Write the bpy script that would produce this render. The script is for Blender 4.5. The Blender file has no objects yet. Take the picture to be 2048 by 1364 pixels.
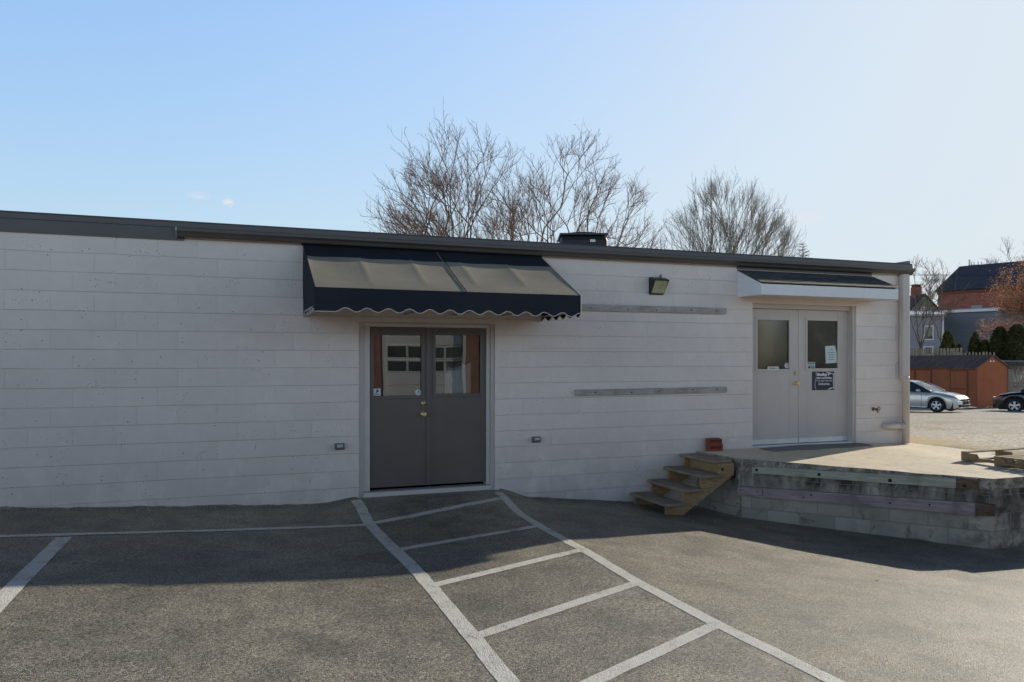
import bpy, bmesh, math, random
from mathutils import Vector, Matrix, noise
from mathutils.kdtree import KDTree
R = random.Random(7)
rad = math.radians
scene = bpy.context.scene
COL = scene.collection

# ------------------------------------------------------------------ camera geometry (metres, wall face = plane y 0)
FPX = 1536.0
TH = math.atan(FPX / 4055.0)
SN, CS = math.sin(TH), math.cos(TH)
CAMY, CAMZ, HOR = -9.17, 1.60, 719.0
def ray(px, py):
    a = (px - 1024) / FPX
    return Vector((SN + CS * a, CS - SN * a, -(py - HOR) / FPX))
def at(px, py, Z):                       # point seen at px,py standing Z metres down the view axis
    d = ray(px, py)
    return Vector((d.x * Z, CAMY + d.y * Z, CAMZ + d.z * Z))
def W(px, py, y0=0.0):                   # point of the plane y = y0
    d = ray(px, py)
    return at(px, py, (y0 - CAMY) / d.y)

def lerp(a, b, t): return a + (b - a) * t
def sstep(a, b, x):
    t = max(0, min(1, (x - a) / (b - a))); return t * t * (3 - 2 * t)
def interp(tab, x):
    if x <= tab[0][0]: return tab[0][1]
    for (x0, v0), (x1, v1) in zip(tab, tab[1:]):
        if x <= x1: return lerp(v0, v1, (x - x0) / (x1 - x0))
    return tab[-1][1]
BASE = [(-6, .16), (-3.5, .11), (-2.1, .07), (-1.4, .03), (-.7, -.01), (0, -.05), (.6, -.08), (1.3, -.105), (3.1, -.12), (3.6, -.18), (4.2, -.24), (4.9, -.31), (6.36, -.47), (8.1, -.54), (12, -.62)]
def lot(x, y):                           # the asphalt's height
    z = interp(BASE, x)
    if x > 3.1: z = lerp(z, lerp(-.12, z, .55), sstep(-2.5, -6.5, y))
    if y > -1.5:                         # small ramp up to the grey doors
        r = sstep(1.0, 1.55, x) * (1 - sstep(3.15, 3.75, x))
        z = lerp(z, -.040, r * sstep(-1.35, -.35, y))
    z += .006 * noise.noise(Vector((x * .9, y * .9, 3.1)))
    return z
def G(px, py, f=None):
    f = f or lot
    d = ray(px, py); Z = 5.0
    for _ in range(120):
        z = f(d.x * Z, CAMY + d.y * Z)
        Z += .5 * ((z - CAMZ) / d.z - Z)
    return Vector((d.x * Z, CAMY + d.y * Z, CAMZ + d.z * Z))
def camZ(x, y): return x * SN + (y - CAMY) * CS
def yard(x, y):
    Z = camZ(x, y)
    z = CAMZ - (1.345 + .0465 * max(0, Z - 12.3))
    z = z if Z < 48 else lerp(CAMZ - 3.0, .9, sstep(48, 56, Z))
    if Z > 56: z = lerp(.9, 2.0, sstep(56, 75, Z))
    z += .03 * noise.noise(Vector((x * .4, y * .4, 0))) * sstep(12, 16, Z)
    return z

# ------------------------------------------------------------------ node helper
class N:
    def __init__(s, name, rough=.8, spec=.3, metal=0.0, world=False):
        if world:
            s.t = world.node_tree; s.t.nodes.clear(); return
        s.m = bpy.data.materials.new(name); s.m.use_nodes = True
        s.t = s.m.node_tree; s.t.nodes.clear()
        s.out = s.t.nodes.new('ShaderNodeOutputMaterial')
        s.p = s.t.nodes.new('ShaderNodeBsdfPrincipled')
        s.p.inputs['Roughness'].default_value = rough
        s.p.inputs['Specular IOR Level'].default_value = spec
        s.p.inputs['Metallic'].default_value = metal
        s.t.links.new(s.p.outputs[0], s.out.inputs[0])
    def n(s, typ, ins=None, **kw):
        nd = s.t.nodes.new(typ)
        for k, v in kw.items(): setattr(nd, k, v)
        for k, v in (ins or {}).items(): s.set(nd.inputs[k], v)
        return nd
    def set(s, inp, v):
        if isinstance(v, bpy.types.NodeSocket): s.t.links.new(v, inp)
        else: inp.default_value = (*v, 1) if isinstance(v, tuple) and len(v) == 3 and inp.type == 'RGBA' else v
    def obj(s): return s.n('ShaderNodeTexCoord').outputs['Object']
    def gen(s): return s.n('ShaderNodeTexCoord').outputs['Generated']
    def pos(s): return s.n('ShaderNodeNewGeometry').outputs['Position']
    def map(s, v, sc=(1, 1, 1), rot=(0, 0, 0), loc=(0, 0, 0)):
        return s.n('ShaderNodeMapping', {'Vector': v, 'Scale': sc, 'Rotation': rot, 'Location': loc}).outputs[0]
    def noise(s, v, sc, det=3, rough=.55, dist=0, col=False):
        o = s.n('ShaderNodeTexNoise', {'Vector': v, 'Scale': sc, 'Detail': det, 'Roughness': rough, 'Distortion': dist})
        return o.outputs[1 if col else 0]
    def vor(s, v, sc, feat='F1', out='Distance', rnd=1.0):
        return s.n('ShaderNodeTexVoronoi', {'Vector': v, 'Scale': sc, 'Randomness': rnd}, feature=feat).outputs[out]
    def ma(s, op, a, b=0.0, c=0.0, clamp=False):
        nd = s.n('ShaderNodeMath', operation=op, use_clamp=clamp)
        s.set(nd.inputs[0], a); s.set(nd.inputs[1], b); s.set(nd.inputs[2], c)
        return nd.outputs[0]
    def mr(s, v, a, b, c=0.0, d=1.0, smooth=False):
        nd = s.n('ShaderNodeMapRange', {'Value': v, 'From Min': a, 'From Max': b, 'To Min': c, 'To Max': d})
        if smooth: nd.interpolation_type = 'SMOOTHSTEP'
        return nd.outputs[0]
    def mix(s, f, a, b, mode='MIX'):
        nd = s.n('ShaderNodeMix', data_type='RGBA', blend_type=mode)
        s.set(nd.inputs[0], f); s.set(nd.inputs[6], a); s.set(nd.inputs[7], b)
        return nd.outputs[2]
    def xyz(s, v):
        o = s.n('ShaderNodeSeparateXYZ', {0: v}).outputs
        return o[0], o[1], o[2]
    def bump(s, h, dist=.01, st=1.0, prev=None):
        nd = s.n('ShaderNodeBump', {'Height': h, 'Distance': dist, 'Strength': st})
        if prev is not None: s.t.links.new(prev, nd.inputs['Normal'])
        return nd.outputs[0]
    def fin(s, col=None, bump=None, rough=None):
        if col is not None: s.set(s.p.inputs['Base Color'], col)
        if bump is not None: s.set(s.p.inputs['Normal'], bump)
        if rough is not None: s.set(s.p.inputs['Roughness'], rough)
        return s.m
def flat(name, col, rough=.7, spec=.3, metal=0.0, var=.12, sc=6, bd=.0):
    m = N(name, rough, spec, metal); v = m.obj()
    f = m.noise(v, sc, 5, .65)
    c = m.mix(m.mr(f, .3, .7), tuple(x * (1 - var) for x in col), tuple(min(1, x * (1 + var)) for x in col))
    b = m.bump(m.noise(v, sc * 12, 2), bd, .5) if bd else None
    return m.fin(c, b)

# ------------------------------------------------------------------ materials
M = {}
def mat_wall(name, base, grooves=True):
    m = N(name, .62, .3); v = m.pos(); x, y, z = m.xyz(v)
    h = .2032
    r = m.ma('DIVIDE', m.ma('SUBTRACT', z, .0804), h)
    row = m.ma('FLOOR', r); fr = m.ma('FRACT', r)
    wob = m.mr(m.noise(v, 2.2, 2), .3, .7, -.012, .012)
    edge = m.ma('ABSOLUTE', m.ma('SUBTRACT', m.ma('FRACT', m.ma('ADD', m.ma('ADD', fr, .5), wob)), .5))  # 0 at joint
    odd = m.ma('ABSOLUTE', m.ma('MODULO', row, 2))
    u = m.ma('DIVIDE', m.ma('SUBTRACT', m.ma('ADD', x, y), m.ma('SUBTRACT', .373, m.ma('MULTIPLY', odd, .2032))), .4064)
    ue = m.ma('ABSOLUTE', m.ma('SUBTRACT', m.ma('FRACT', m.ma('ADD', u, .5)), .5))
    gh = m.mr(edge, 0, .020, 1, 0, True)
    vmask = m.mr(m.noise(m.map(v, (2.1, 2.1, 3.3)), 1.0, 1), .40, .66, .12, .62)
    gv = m.ma('MULTIPLY', m.mr(ue, 0, .010, 1, 0, True), vmask)
    hmask = m.mr(m.noise(m.map(v, (1.3, 1.3, 5)), 1.0, 2), .3, .6, .55, 1.0)
    g = m.ma('MAXIMUM', m.ma('MULTIPLY', gh, hmask), gv)
    # painted block: joint shading painted in as a pale line under each joint, fine orange-peel grain, pits
    lip = m.ma('MULTIPLY', m.mr(m.ma('ABSOLUTE', m.ma('SUBTRACT', fr, .955)), 0, .028, 1, 0, True), hmask)
    grain = m.noise(v, 90, 4, .7)
    pits = m.vor(m.map(v, (1, 1, 1.5)), 9.0)
    pm = m.noise(v, 1.1, 3)
    pit = m.ma('MULTIPLY', m.mr(pits, .05, .085, 1, 0), m.mr(pm, .42, .5, 0, m.mr(x, .3, 2.5, 1, .12)))
    pits2 = m.vor(v, 38.0)
    pit2 = m.ma('MULTIPLY', m.mr(pits2, .16, .24, 1, 0), m.mr(m.noise(v, 3.5, 4, .7), .54, .62, 0, 1))
    pt = m.ma('MAXIMUM', pit, m.ma('MULTIPLY', pit2, .75))
    cell = m.n('ShaderNodeTexWhiteNoise', {'Vector': m.n('ShaderNodeCombineXYZ', {0: m.ma('FLOOR', u), 1: row, 2: 0.0}).outputs[0]}, noise_dimensions='3D').outputs[0]
    big = m.noise(v, .55, 4, .6)
    k = m.ma('ADD', m.mr(big, .3, .7, .93, 1.05), m.mr(cell, 0, 1, -.025, .025))
    k = m.ma('MULTIPLY', k, m.mr(m.noise(v, 7, 5, .7), .3, .7, .955, 1.03))
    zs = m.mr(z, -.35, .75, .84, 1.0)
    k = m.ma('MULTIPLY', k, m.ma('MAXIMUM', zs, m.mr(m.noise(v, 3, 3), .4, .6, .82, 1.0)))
    c = m.mix(1.0, base, m.n('ShaderNodeCombineColor', {0: k, 1: k, 2: k}).outputs[0], 'MULTIPLY')
    if grooves:
        c = m.mix(m.ma('MULTIPLY', g, .28), c, tuple(b * .42 for b in base))
        c = m.mix(m.ma('MULTIPLY', lip, .14), c, (.86, .84, .84))
    c = m.mix(m.ma('MULTIPLY', pt, .75), c, (.10, .085, .075))
    hh = m.ma('SUBTRACT', m.ma('MULTIPLY', grain, .10), m.ma('ADD', m.ma('MULTIPLY', g, 1.0), m.ma('MULTIPLY', pt, .8)))
    return m.fin(c, m.bump(hh, .006, .8))
WALLC = (.86, .775, .73)
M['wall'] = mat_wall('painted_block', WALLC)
M['trim'] = flat('painted_trim', (.60, .55, .52), .5, .4, var=.06, sc=5)
M['trim_light'] = flat('painted_frame', (.68, .64, .61), .45, .4, var=.05)
M['greydoor'] = flat('grey_door_paint', (.145, .128, .120), .42, .45, var=.07, sc=3)
M['tandoor'] = flat('tan_door_paint', (.60, .545, .52), .45, .45, var=.05, sc=3)
M['metal_white'] = flat('aluminium', (.75, .77, .80), .35, .5, .5, var=.08)
M['brown'] = flat('brown_metal', (.105, .092, .092), .38, .5, 0, var=.1, sc=2)
M['gutter'] = flat('gutter_metal', (.10, .085, .078), .35, .55, 0, var=.15, sc=1.5)
M['white'] = flat('white_vinyl', (.88, .89, .92), .45, .4, var=.04)
M['beigepipe'] = flat('beige_pipe', (.60, .54, .51), .4, .4, var=.08, sc=3)
M['black'] = flat('black_rubber', (.02, .02, .022), .6, .3)
M['darkmetal'] = flat('dark_metal', (.035, .037, .042), .45, .5, .3)
M['brass'] = flat('brass', (.85, .66, .28), .42, .6, .6, var=.1)
M['interior'] = flat('dark_interior', (.03, .028, .026), .9, .1)
M['paper'] = flat('paper', (.66, .76, .78), .8, .2, var=.05)
M['sticker'] = flat('sticker', (.82, .83, .86), .5, .3, var=.03)
M['ink'] = flat('ink', (.05, .05, .06), .7, .2)
M['inkblue'] = flat('blue_ink', (.01, .10, .30), .6, .2)
M['inkcyan'] = flat('light_blue_ink', (.02, .33, .62), .6, .2)
M['inkteal'] = flat('teal_ink', (.03, .17, .24), .6, .2)
M['signnavy'] = flat('navy_sign', (.026, .028, .055), .45, .4)
M['signwhite'] = flat('sign_letters', (.80, .80, .84), .6, .2)
M['galv'] = flat('galvanised', (.42, .43, .45), .45, .5, .5)
M['steelbox'] = flat('grey_cast_box', (.17, .19, .20), .5, .5, .2)

def mat_asphalt():
    m = N('asphalt', .62, .35); v = m.pos()
    g1 = m.vor(v, 150.0, out='Color'); s1 = m.n('ShaderNodeSeparateColor', {0: g1}).outputs[0]
    d1 = m.vor(v, 150.0)
    g2 = m.noise(v, 260, 2, .6)
    big = m.noise(v, .45, 4, .6); mid = m.noise(v, 2.6, 4, .6)
    k = m.mr(s1, 0, 1, .15, 1.85)
    sp = m.mr(s1, .93, .965, 0, 1)
    base = m.mix(m.mr(big, .35, .65), (.265, .240, .188), (.420, .376, .292))
    base = m.mix(m.mr(mid, .42, .66, 0, .7), base, (.165, .154, .128))
    c = m.mix(1.0, base, m.n('ShaderNodeCombineColor', {0: k, 1: k, 2: k}).outputs[0], 'MULTIPLY')
    g3 = m.mr(m.noise(v, 55, 3, .8), .32, .68, .5, 1.5)
    c = m.mix(1.0, c, m.n('ShaderNodeCombineColor', {0: g3, 1: g3, 2: g3}).outputs[0], 'MULTIPLY')
    c = m.mix(m.ma('MULTIPLY', sp, .8), c, (.42, .38, .31))
    c = m.mix(m.mr(g2, .32, .44, .6, 0), c, (.02, .019, .017))
    b = m.bump(m.ma('ADD', m.ma('MULTIPLY', m.mr(d1, 0, .7, 1, 0), 1.0), m.ma('MULTIPLY', g2, .7)), .0040, 1.0)
    return m.fin(c, b, m.mr(s1, 0, 1, .36, .62))
M['asphalt'] = mat_asphalt()
def mat_paint():
    m = N('road_paint', .6, .5); v = m.pos()
    g = m.noise(v, 120, 3, .7); w = m.noise(v, 6, 4, .7)
    d1 = m.vor(v, 95.0)
    hole = m.mr(m.ma('ADD', m.ma('MULTIPLY', g, .62), m.ma('MULTIPLY', w, .38)), .405, .45, 1, 0)
    c = m.mix(m.mr(w, .3, .7), (.84, .81, .73), (.90, .87, .79))
    c = m.mix(m.mr(d1, .3, .8, 0, .35), c, (.30, .27, .22))
    c = m.mix(m.ma('MULTIPLY', hole, .8), c, (.11, .10, .08))
    return m.fin(c, m.bump(m.ma('ADD', m.mr(d1, 0, .7, 1, 0), g), .003, .8))
M['paint'] = mat_paint()
def mat_concrete():
    m = N('concrete_slab', .8, .3); v = m.pos()
    a = m.noise(v, 1.3, 6, .62); b = m.noise(v, 9, 5, .65); g = m.noise(v, 120, 3, .6)
    c = m.mix(m.mr(a, .3, .7), (.74, .64, .48), (.90, .79, .60))
    c = m.mix(m.mr(b, .5, .75, 0, .45), c, (.30, .255, .20))
    c = m.mix(m.mr(g, .35, .65, .0, .25), c, (.62, .55, .45))
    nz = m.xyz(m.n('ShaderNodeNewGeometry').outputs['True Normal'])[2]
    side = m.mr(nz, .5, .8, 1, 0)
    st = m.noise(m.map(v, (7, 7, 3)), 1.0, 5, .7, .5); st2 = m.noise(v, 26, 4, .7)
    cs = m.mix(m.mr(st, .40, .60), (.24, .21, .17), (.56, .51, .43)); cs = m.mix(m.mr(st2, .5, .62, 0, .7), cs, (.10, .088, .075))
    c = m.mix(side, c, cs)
    cr = m.ma('ABSOLUTE', m.ma('SUBTRACT', m.noise(v, .8, 5, .6, .8), .5))
    c = m.mix(m.mr(cr, .0, .006, .35, 0), c, (.25, .21, .16))
    h = m.ma('ADD', m.ma('ADD', b, m.ma('MULTIPLY', g, .5)), m.ma('MULTIPLY', side, m.ma('MULTIPLY', st2, 4)))
    return m.fin(c, m.bump(h, .005, .8))
M['concrete'] = mat_concrete()
def mat_oldblock():
    m = N('weathered_block', .9, .15); v = m.pos(); x, y, z = m.xyz(v)
    # run along the slanted face
    u0 = m.ma('SUBTRACT', m.ma('MULTIPLY', x, .612), m.ma('MULTIPLY', y, .791))
    r = m.ma('DIVIDE', m.ma('ADD', z, .545), .2032)
    row = m.ma('FLOOR', r); fr = m.ma('FRACT', r)
    u = m.ma('DIVIDE', m.ma('ADD', u0, m.ma('MULTIPLY', m.ma('ABSOLUTE', m.ma('MODULO', row, 2)), .2032)), .4064)
    e1 = m.ma('ABSOLUTE', m.ma('SUBTRACT', m.ma('FRACT', m.ma('ADD', fr, .5)), .5))
    e2 = m.ma('ABSOLUTE', m.ma('SUBTRACT', m.ma('FRACT', m.ma('ADD', u, .5)), .5))
    g = m.ma('MAXIMUM', m.mr(e1, .012, .03, 1, 0, True), m.mr(e2, .006, .016, 1, 0, True))
    cell = m.n('ShaderNodeTexWhiteNoise', {'Vector': m.n('ShaderNodeCombineXYZ', {0: m.ma('FLOOR', u), 1: row, 2: 4.0}).outputs[0]}, noise_dimensions='3D').outputs[0]
    a = m.noise(v, 2.2, 6, .65, .4); b = m.noise(v, 11, 5, .7); st = m.noise(m.map(v, (3.6, 3.6, 1.6)), 1.0, 6, .72, .6)
    c = m.mix(m.mr(cell, 0, 1), (.40, .375, .315), (.56, .52, .44))
    c = m.mix(m.mr(a, .48, .72, 0, .45), c, (.20, .185, .16))
    c = m.mix(m.mr(b, .52, .68, 0, .65), c, (.44, .42, .37))
    topm = m.mr(z, -.22, .04, 0, 1)
    c = m.mix(m.ma('MULTIPLY', m.mr(st, .38, .6), m.ma('MULTIPLY', topm, .93)), c, (.045, .040, .038))
    right = m.mr(x, 7.6, 8.2, 0, .7)
    c = m.mix(m.ma('MULTIPLY', m.mr(m.noise(v, 3.5, 5, .7), .46, .6), right), c, (.035, .032, .032))
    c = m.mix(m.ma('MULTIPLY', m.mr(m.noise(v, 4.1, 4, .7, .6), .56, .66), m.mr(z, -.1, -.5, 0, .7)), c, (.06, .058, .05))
    c = m.mix(m.ma('MULTIPLY', g, m.mr(b, .3, .6, .25, .8)), c, (.42, .40, .36))
    hh = m.ma('SUBTRACT', m.ma('ADD', m.ma('MULTIPLY', b, .6), m.ma('MULTIPLY', m.noise(v, 60, 4, .7), .5)), m.ma('MULTIPLY', g, .6))
    return m.fin(c, m.bump(hh, .012, 1.0))
M['oldblock'] = mat_oldblock()
def mat_wood(name, c1, c2, c3, axis=(1, 1, 1), knots=True, sc=1.0):
    m = N(name, .75, .25); v = m.obj()
    gr = m.noise(m.map(v, tuple(a * sc for a in axis)), 1.0, 6, .65, .8)
    fine = m.noise(m.map(v, tuple(a * sc * 4 for a in axis)), 1.0, 4, .6)
    c = m.mix(m.mr(gr, .32, .68), c1, c2)
    c = m.mix(m.mr(m.noise(v, 4, 4), .5, .7, 0, .6), c, c3)
    c = m.mix(m.mr(fine, .48, .66, 0, .55), c, tuple(x * .45 for x in c1))
    return m.fin(c, m.bump(m.ma('ADD', gr, fine), .004, .9))
M['wood_grey'] = mat_wood('weathered_board', (.42, .38, .36), (.64, .60, .58), (.30, .22, .17), (2.2, 30, 45))
M['wood_tread'] = mat_wood('tread_wood', (.27, .22, .17), (.42, .355, .285), (.18, .15, .12), (40, 2.2, 40))
M['wood_new'] = mat_wood('treated_pine', (.36, .25, .13), (.54, .39, .22), (.28, .19, .11), (3, 40, 22))
M['wood_green'] = mat_wood('green_timber', (.42, .42, .34), (.60, .60, .49), (.30, .25, .18), (2.0, 40, 40))
M['wood_purple'] = mat_wood('purple_plank', (.34, .28, .29), (.50, .43, .45), (.20, .16, .16), (2.0, 40, 40))
M['wood_pallet'] = mat_wood('pallet_wood', (.26, .175, .095), (.44, .33, .21), (.15, .10, .06), (3, 30, 30))
M['wood_rot'] = mat_wood('rotten_wood', (.12, .085, .055), (.30, .22, .15), (.05, .04, .03), (9, 40, 40))
M['picket'] = mat_wood('picket_wood', (.30, .235, .17), (.44, .36, .27), (.2, .15, .11), (14, 14, 2))
def mat_fabric(name, col, sc=1.0):
    m = N(name, .85, .2); v = m.obj()
    a = m.noise(m.map(v, (2, 2, 2)), 1.0, 5, .6); w = m.noise(m.map(v, (5, 60, 60)), 1.0, 3)
    c = m.mix(m.mr(a, .3, .7), tuple(x * .86 for x in col), tuple(x * 1.1 for x in col))
    c = m.mix(m.mr(w, .3, .7, 0, .14), c, tuple(x * .6 for x in col))
    return m.fin(c, m.bump(m.ma('ADD', m.noise(v, 300, 2), m.ma('MULTIPLY', m.noise(v, 5, 3), 2)), .002, .5))
M['navy'] = mat_fabric('navy_canvas', (.028, .032, .045))
M['tancanvas'] = mat_fabric('tan_canvas', (.33, .295, .23))
M['cream'] = mat_fabric('cream_piping', (.66, .62, .52))
def mat_shingle(name, c1, c2, rs=(1, 1, 1), bw=.3, rh=.13):
    m = N(name, .9, .15); v = m.obj()
    b = m.n('ShaderNodeTexBrick', {'Vector': v, 'Color1': c1, 'Color2': c2, 'Mortar': tuple(x * .25 for x in c1), 'Scale': 1.0, 'Mortar Size': .006, 'Mortar Smooth': .2, 'Bias': 0.0, 'Brick Width': bw, 'Row Height': rh})
    c = m.mix(m.mr(m.noise(v, 30, 3), .3, .7, 0, .4), b.outputs[0], tuple(x * 1.5 for x in c2))
    return m.fin(c, m.bump(m.ma('ADD', b.outputs[1], m.noise(v, 80, 2)), -.008, .6))
M['shingle'] = mat_shingle('slate_shingles', (.062, .066, .074), (.115, .115, .118))
M['shingle_tan'] = mat_shingle('tan_shingle_edge', (.30, .26, .18), (.40, .35, .26))
M['shedroof'] = mat_shingle('brown_shingles', (.10, .068, .058), (.17, .118, .10), bw=.5, rh=.2)
M['slate'] = mat_shingle('dark_roof', (.070, .066, .080), (.09, .085, .10), bw=.6, rh=.25)
def mat_brick(name, c1, c2, mort, bw=.21, rh=.075):
    m = N(name, .9, .15); x, y, z = m.xyz(m.obj())
    v = m.n('ShaderNodeCombineXYZ', {0: m.ma('ADD', x, y), 1: z, 2: 0.0}).outputs[0]
    b = m.n('ShaderNodeTexBrick', {'Vector': v, 'Color1': c1, 'Color2': c2, 'Mortar': mort, 'Scale': 1.0, 'Mortar Size': .008, 'Brick Width': bw, 'Row Height': rh})
    c = m.mix(m.mr(m.noise(m.obj(), 2, 5, .7), .4, .65, 0, .5), b.outputs[0], tuple(q * .7 for q in c1))
    return m.fin(c, m.bump(b.outputs[1], -.006, .6))
M['brickwall'] = mat_brick('red_brick', (.25, .085, .048), (.34, .13, .075), (.36, .31, .26))
M['barnbrick'] = mat_brick('old_brick', (.34, .105, .075), (.44, .16, .12), (.36, .22, .17), .4, .15)
M['brick'] = flat('brick_clay', (.28, .088, .066), .85, .15, var=.25, sc=25, bd=.004)
def mat_siding(name, c, step=.22, axis='z', dark=.5, var=.15):
    m = N(name, .75, .25); v = m.obj(); x, y, z = m.xyz(v)
    q = z if axis == 'z' else m.ma('ADD', x, y)
    f = m.ma('FRACT', m.ma('DIVIDE', q, step))
    k = m.mr(f, 0, .09, dark, 1)
    n_ = m.noise(m.map(v, (1, 1, .5) if axis != 'z' else (.5, .5, 6)), 2.0, 5, .65)
    cc = m.mix(m.mr(n_, .3, .7), tuple(a * (1 - var) for a in c), tuple(a * (1 + var) for a in c))
    cc = m.mix(1.0, cc, m.n('ShaderNodeCombineColor', {0: k, 1: k, 2: k}).outputs[0], 'MULTIPLY')
    return m.fin(cc, m.bump(m.mr(f, 0, .1), .01, .6))
M['shedwall'] = mat_siding('shed_siding', (.36, .115, .055), .2, 'xy', .72)
M['shedtrim'] = flat('shed_trim', (.20, .075, .045), .7, .2)
M['greyside'] = mat_siding('grey_siding', (.22, .24, .28), .3, 'z', .8)
M['greenside'] = mat_siding('sage_siding', (.30, .32, .28), .25, 'z', .8)
M['tanside'] = mat_siding('tan_siding', (.55, .38, .12), .25, 'z', .8)
M['garage'] = flat('garage_door_paint', (.60, .60, .57), .5, .4, var=.04)
def mat_bark(name, c1, c2, tip):
    m = N(name, .9, .15); v = m.obj()
    c = m.mix(m.mr(m.noise(v, 3, 5, .7), .35, .65), c1, c2)
    return m.fin(c)
M['bark'] = mat_bark('maple_bark', (.13, .092, .068), (.28, .21, .155), 0)
M['twig'] = mat_bark('twigs', (.19, .115, .090), (.31, .20, .155), 0)
M['bark2'] = mat_bark('grey_bark', (.19, .165, .14), (.36, .32, .275), 0)
def mat_leaf(name, c1, c2, c3):
    m = N(name, .7, .25)
    r = m.n('ShaderNodeObjectInfo').outputs['Random']
    v = m.obj()
    w = m.noise(v, 1.3, 3); q = m.n('ShaderNodeTexWhiteNoise', {'Vector': m.n('ShaderNodeVectorMath', {0: m.map(v, (7, 7, 7))}, operation='FLOOR').outputs[0]}, noise_dimensions='3D').outputs[0]
    c = m.mix(m.mr(w, .35, .65), c1, c2); c = m.mix(m.mr(q, .3, 1, 0, .7), c, c3)
    m.fin(c)
    tr = m.n('ShaderNodeBsdfTranslucent', {0: c}); mx = m.n('ShaderNodeMixShader', {0: .3})
    m.t.links.new(m.p.outputs[0], mx.inputs[1]); m.t.links.new(tr.outputs[0], mx.inputs[2]); m.t.links.new(mx.outputs[0], m.out.inputs[0])
    return m.m
M['cedar'] = mat_leaf('cedar_foliage', (.030, .045, .016), (.075, .085, .025), (.20, .16, .05))
M['cedar_dark'] = mat_leaf('dark_hedge_foliage', (.022, .034, .012), (.050, .060, .020), (.13, .11, .04))
M['pineleaf'] = mat_leaf('pine_needles', (.035, .050, .028), (.07, .08, .04), (.10, .09, .05))
M['orangeleaf'] = mat_leaf('dry_orange_leaves', (.60, .26, .12), (.70, .38, .20), (.42, .18, .09))
M['straw'] = mat_leaf('straw_grass', (.34, .25, .10), (.20, .20, .05), (.45, .35, .17))
def mat_gravel():
    m = N('gravel', .9, .2); v = m.pos(); x, y, z = m.xyz(v)
    g = m.vor(v, 26.0, out='Color'); s1 = m.n('ShaderNodeSeparateColor', {0: g}).outputs[0]
    big = m.noise(v, .35, 5, .65, .4); mid = m.noise(v, 2.2, 5, .7)
    stone = m.mix(s1, (.20, .19, .175), (.72, .66, .55))
    grass = m.mix(m.noise(v, 14, 4, .7), (.26, .19, .095), (.52, .41, .23))
    # bare grass strip beside the slab and along the building, gravel further to the right
    edge = m.mr(m.ma('ADD', m.ma('ADD', x, m.ma('MULTIPLY', y, -.55)), m.ma('MULTIPLY', big, 6)), 13.6, 15.2, 1, 0, True)
    f = m.mr(m.ma('ADD', m.ma('MULTIPLY', big, .55), m.ma('MULTIPLY', mid, .45)), .50, .60, 0, .85)
    f = m.ma('MAXIMUM', f, edge)
    c = m.mix(f, stone, grass)
    return m.fin(c, m.bump(m.ma('ADD', s1, mid), .02, .9))
M['gravel'] = mat_gravel()
def mat_ground():
    m = N('winter_grass', .95, .1); v = m.pos()
    c = m.mix(m.mr(m.noise(v, .5, 5), .3, .7), (.16, .13, .055), (.30, .24, .12))
    c = m.mix(m.mr(m.noise(v, 8, 4), .4, .7, 0, .5), c, (.11, .12, .04))
    return m.fin(c)
M['ground'] = mat_ground()
def mat_glass(name, refl, tint, dust=.12, wire=True, rough=0.0):
    m = N(name, .02, .5)
    gl = m.n('ShaderNodeBsdfGlossy', {'Color': (1, 1, 1), 'Roughness': rough})
    v = m.pos(); x, y, z = m.xyz(v)
    m.set(gl.inputs['Normal'], m.bump(m.noise(v, 1.3, 1), .004, .30))
    tr = m.n('ShaderNodeBsdfTransparent', {'Color': tint})
    mx = m.n('ShaderNodeMixShader', {0: refl}); m.t.links.new(tr.outputs[0], mx.inputs[1]); m.t.links.new(gl.outputs[0], mx.inputs[2])
    o = mx.outputs[0]
    dd = m.n('ShaderNodeBsdfDiffuse', {'Color': m.mix(m.mr(m.noise(v, 3.5, 4), .35, .65), (.10, .092, .078), (.20, .19, .165))})
    md = m.n('ShaderNodeMixShader', {0: dust}); m.t.links.new(o, md.inputs[1]); m.t.links.new(dd.outputs[0], md.inputs[2]); o = md.outputs[0]
    if wire:
        a = m.ma('ABSOLUTE', m.ma('SUBTRACT', m.ma('FRACT', m.ma('DIVIDE', m.ma('ADD', x, z), .022)), .5))
        b = m.ma('ABSOLUTE', m.ma('SUBTRACT', m.ma('FRACT', m.ma('DIVIDE', m.ma('SUBTRACT', x, z), .022)), .5))
        w = m.ma('MULTIPLY', m.mr(m.ma('MINIMUM', a, b), .03, .06, 1, 0), .22)
        df = m.n('ShaderNodeBsdfDiffuse', {'Color': (.20, .19, .17)})
        m2 = m.n('ShaderNodeMixShader', {0: w}); m.t.links.new(o, m2.inputs[1]); m.t.links.new(df.outputs[0], m2.inputs[2]); o = m2.outputs[0]
    m.t.links.new(o, m.out.inputs[0]); return m.m
M['glass'] = mat_glass('door_glass', .115, (.85, .85, .83), .10)
M['glass_dim'] = mat_glass('side_door_glass', .15, (.5, .5, .48), .38, rough=.10)
M['windowdark'] = flat('window_glass', (.02, .024, .03), .08, .8, var=.2)
def mat_carpaint(name, col, metal):
    m = N(name, .28, .5, metal); m.set(m.p.inputs['Coat Weight'], .8); m.set(m.p.inputs['Coat Roughness'], .05)
    return m.fin(col)
M['silver'] = mat_carpaint('silver_car_paint', (.66, .66, .64), .45)
M['carblack'] = mat_carpaint('black_car_paint', (.006, .007, .010), .0)
M['carglass'] = flat('car_glass', (.03, .045, .06), .05, .9, var=.1)
M['chrome'] = flat('chrome', (.75, .75, .76), .18, .5, 1.0)
M['headlight'] = flat('headlight_lens', (.45, .47, .50), .1, .8, .3)
M['rimmetal'] = flat('rim_alloy', (.60, .61, .64), .3, .5, .8)
M['redlens'] = flat('red_lens', (.35, .03, .02), .15, .7)
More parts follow.
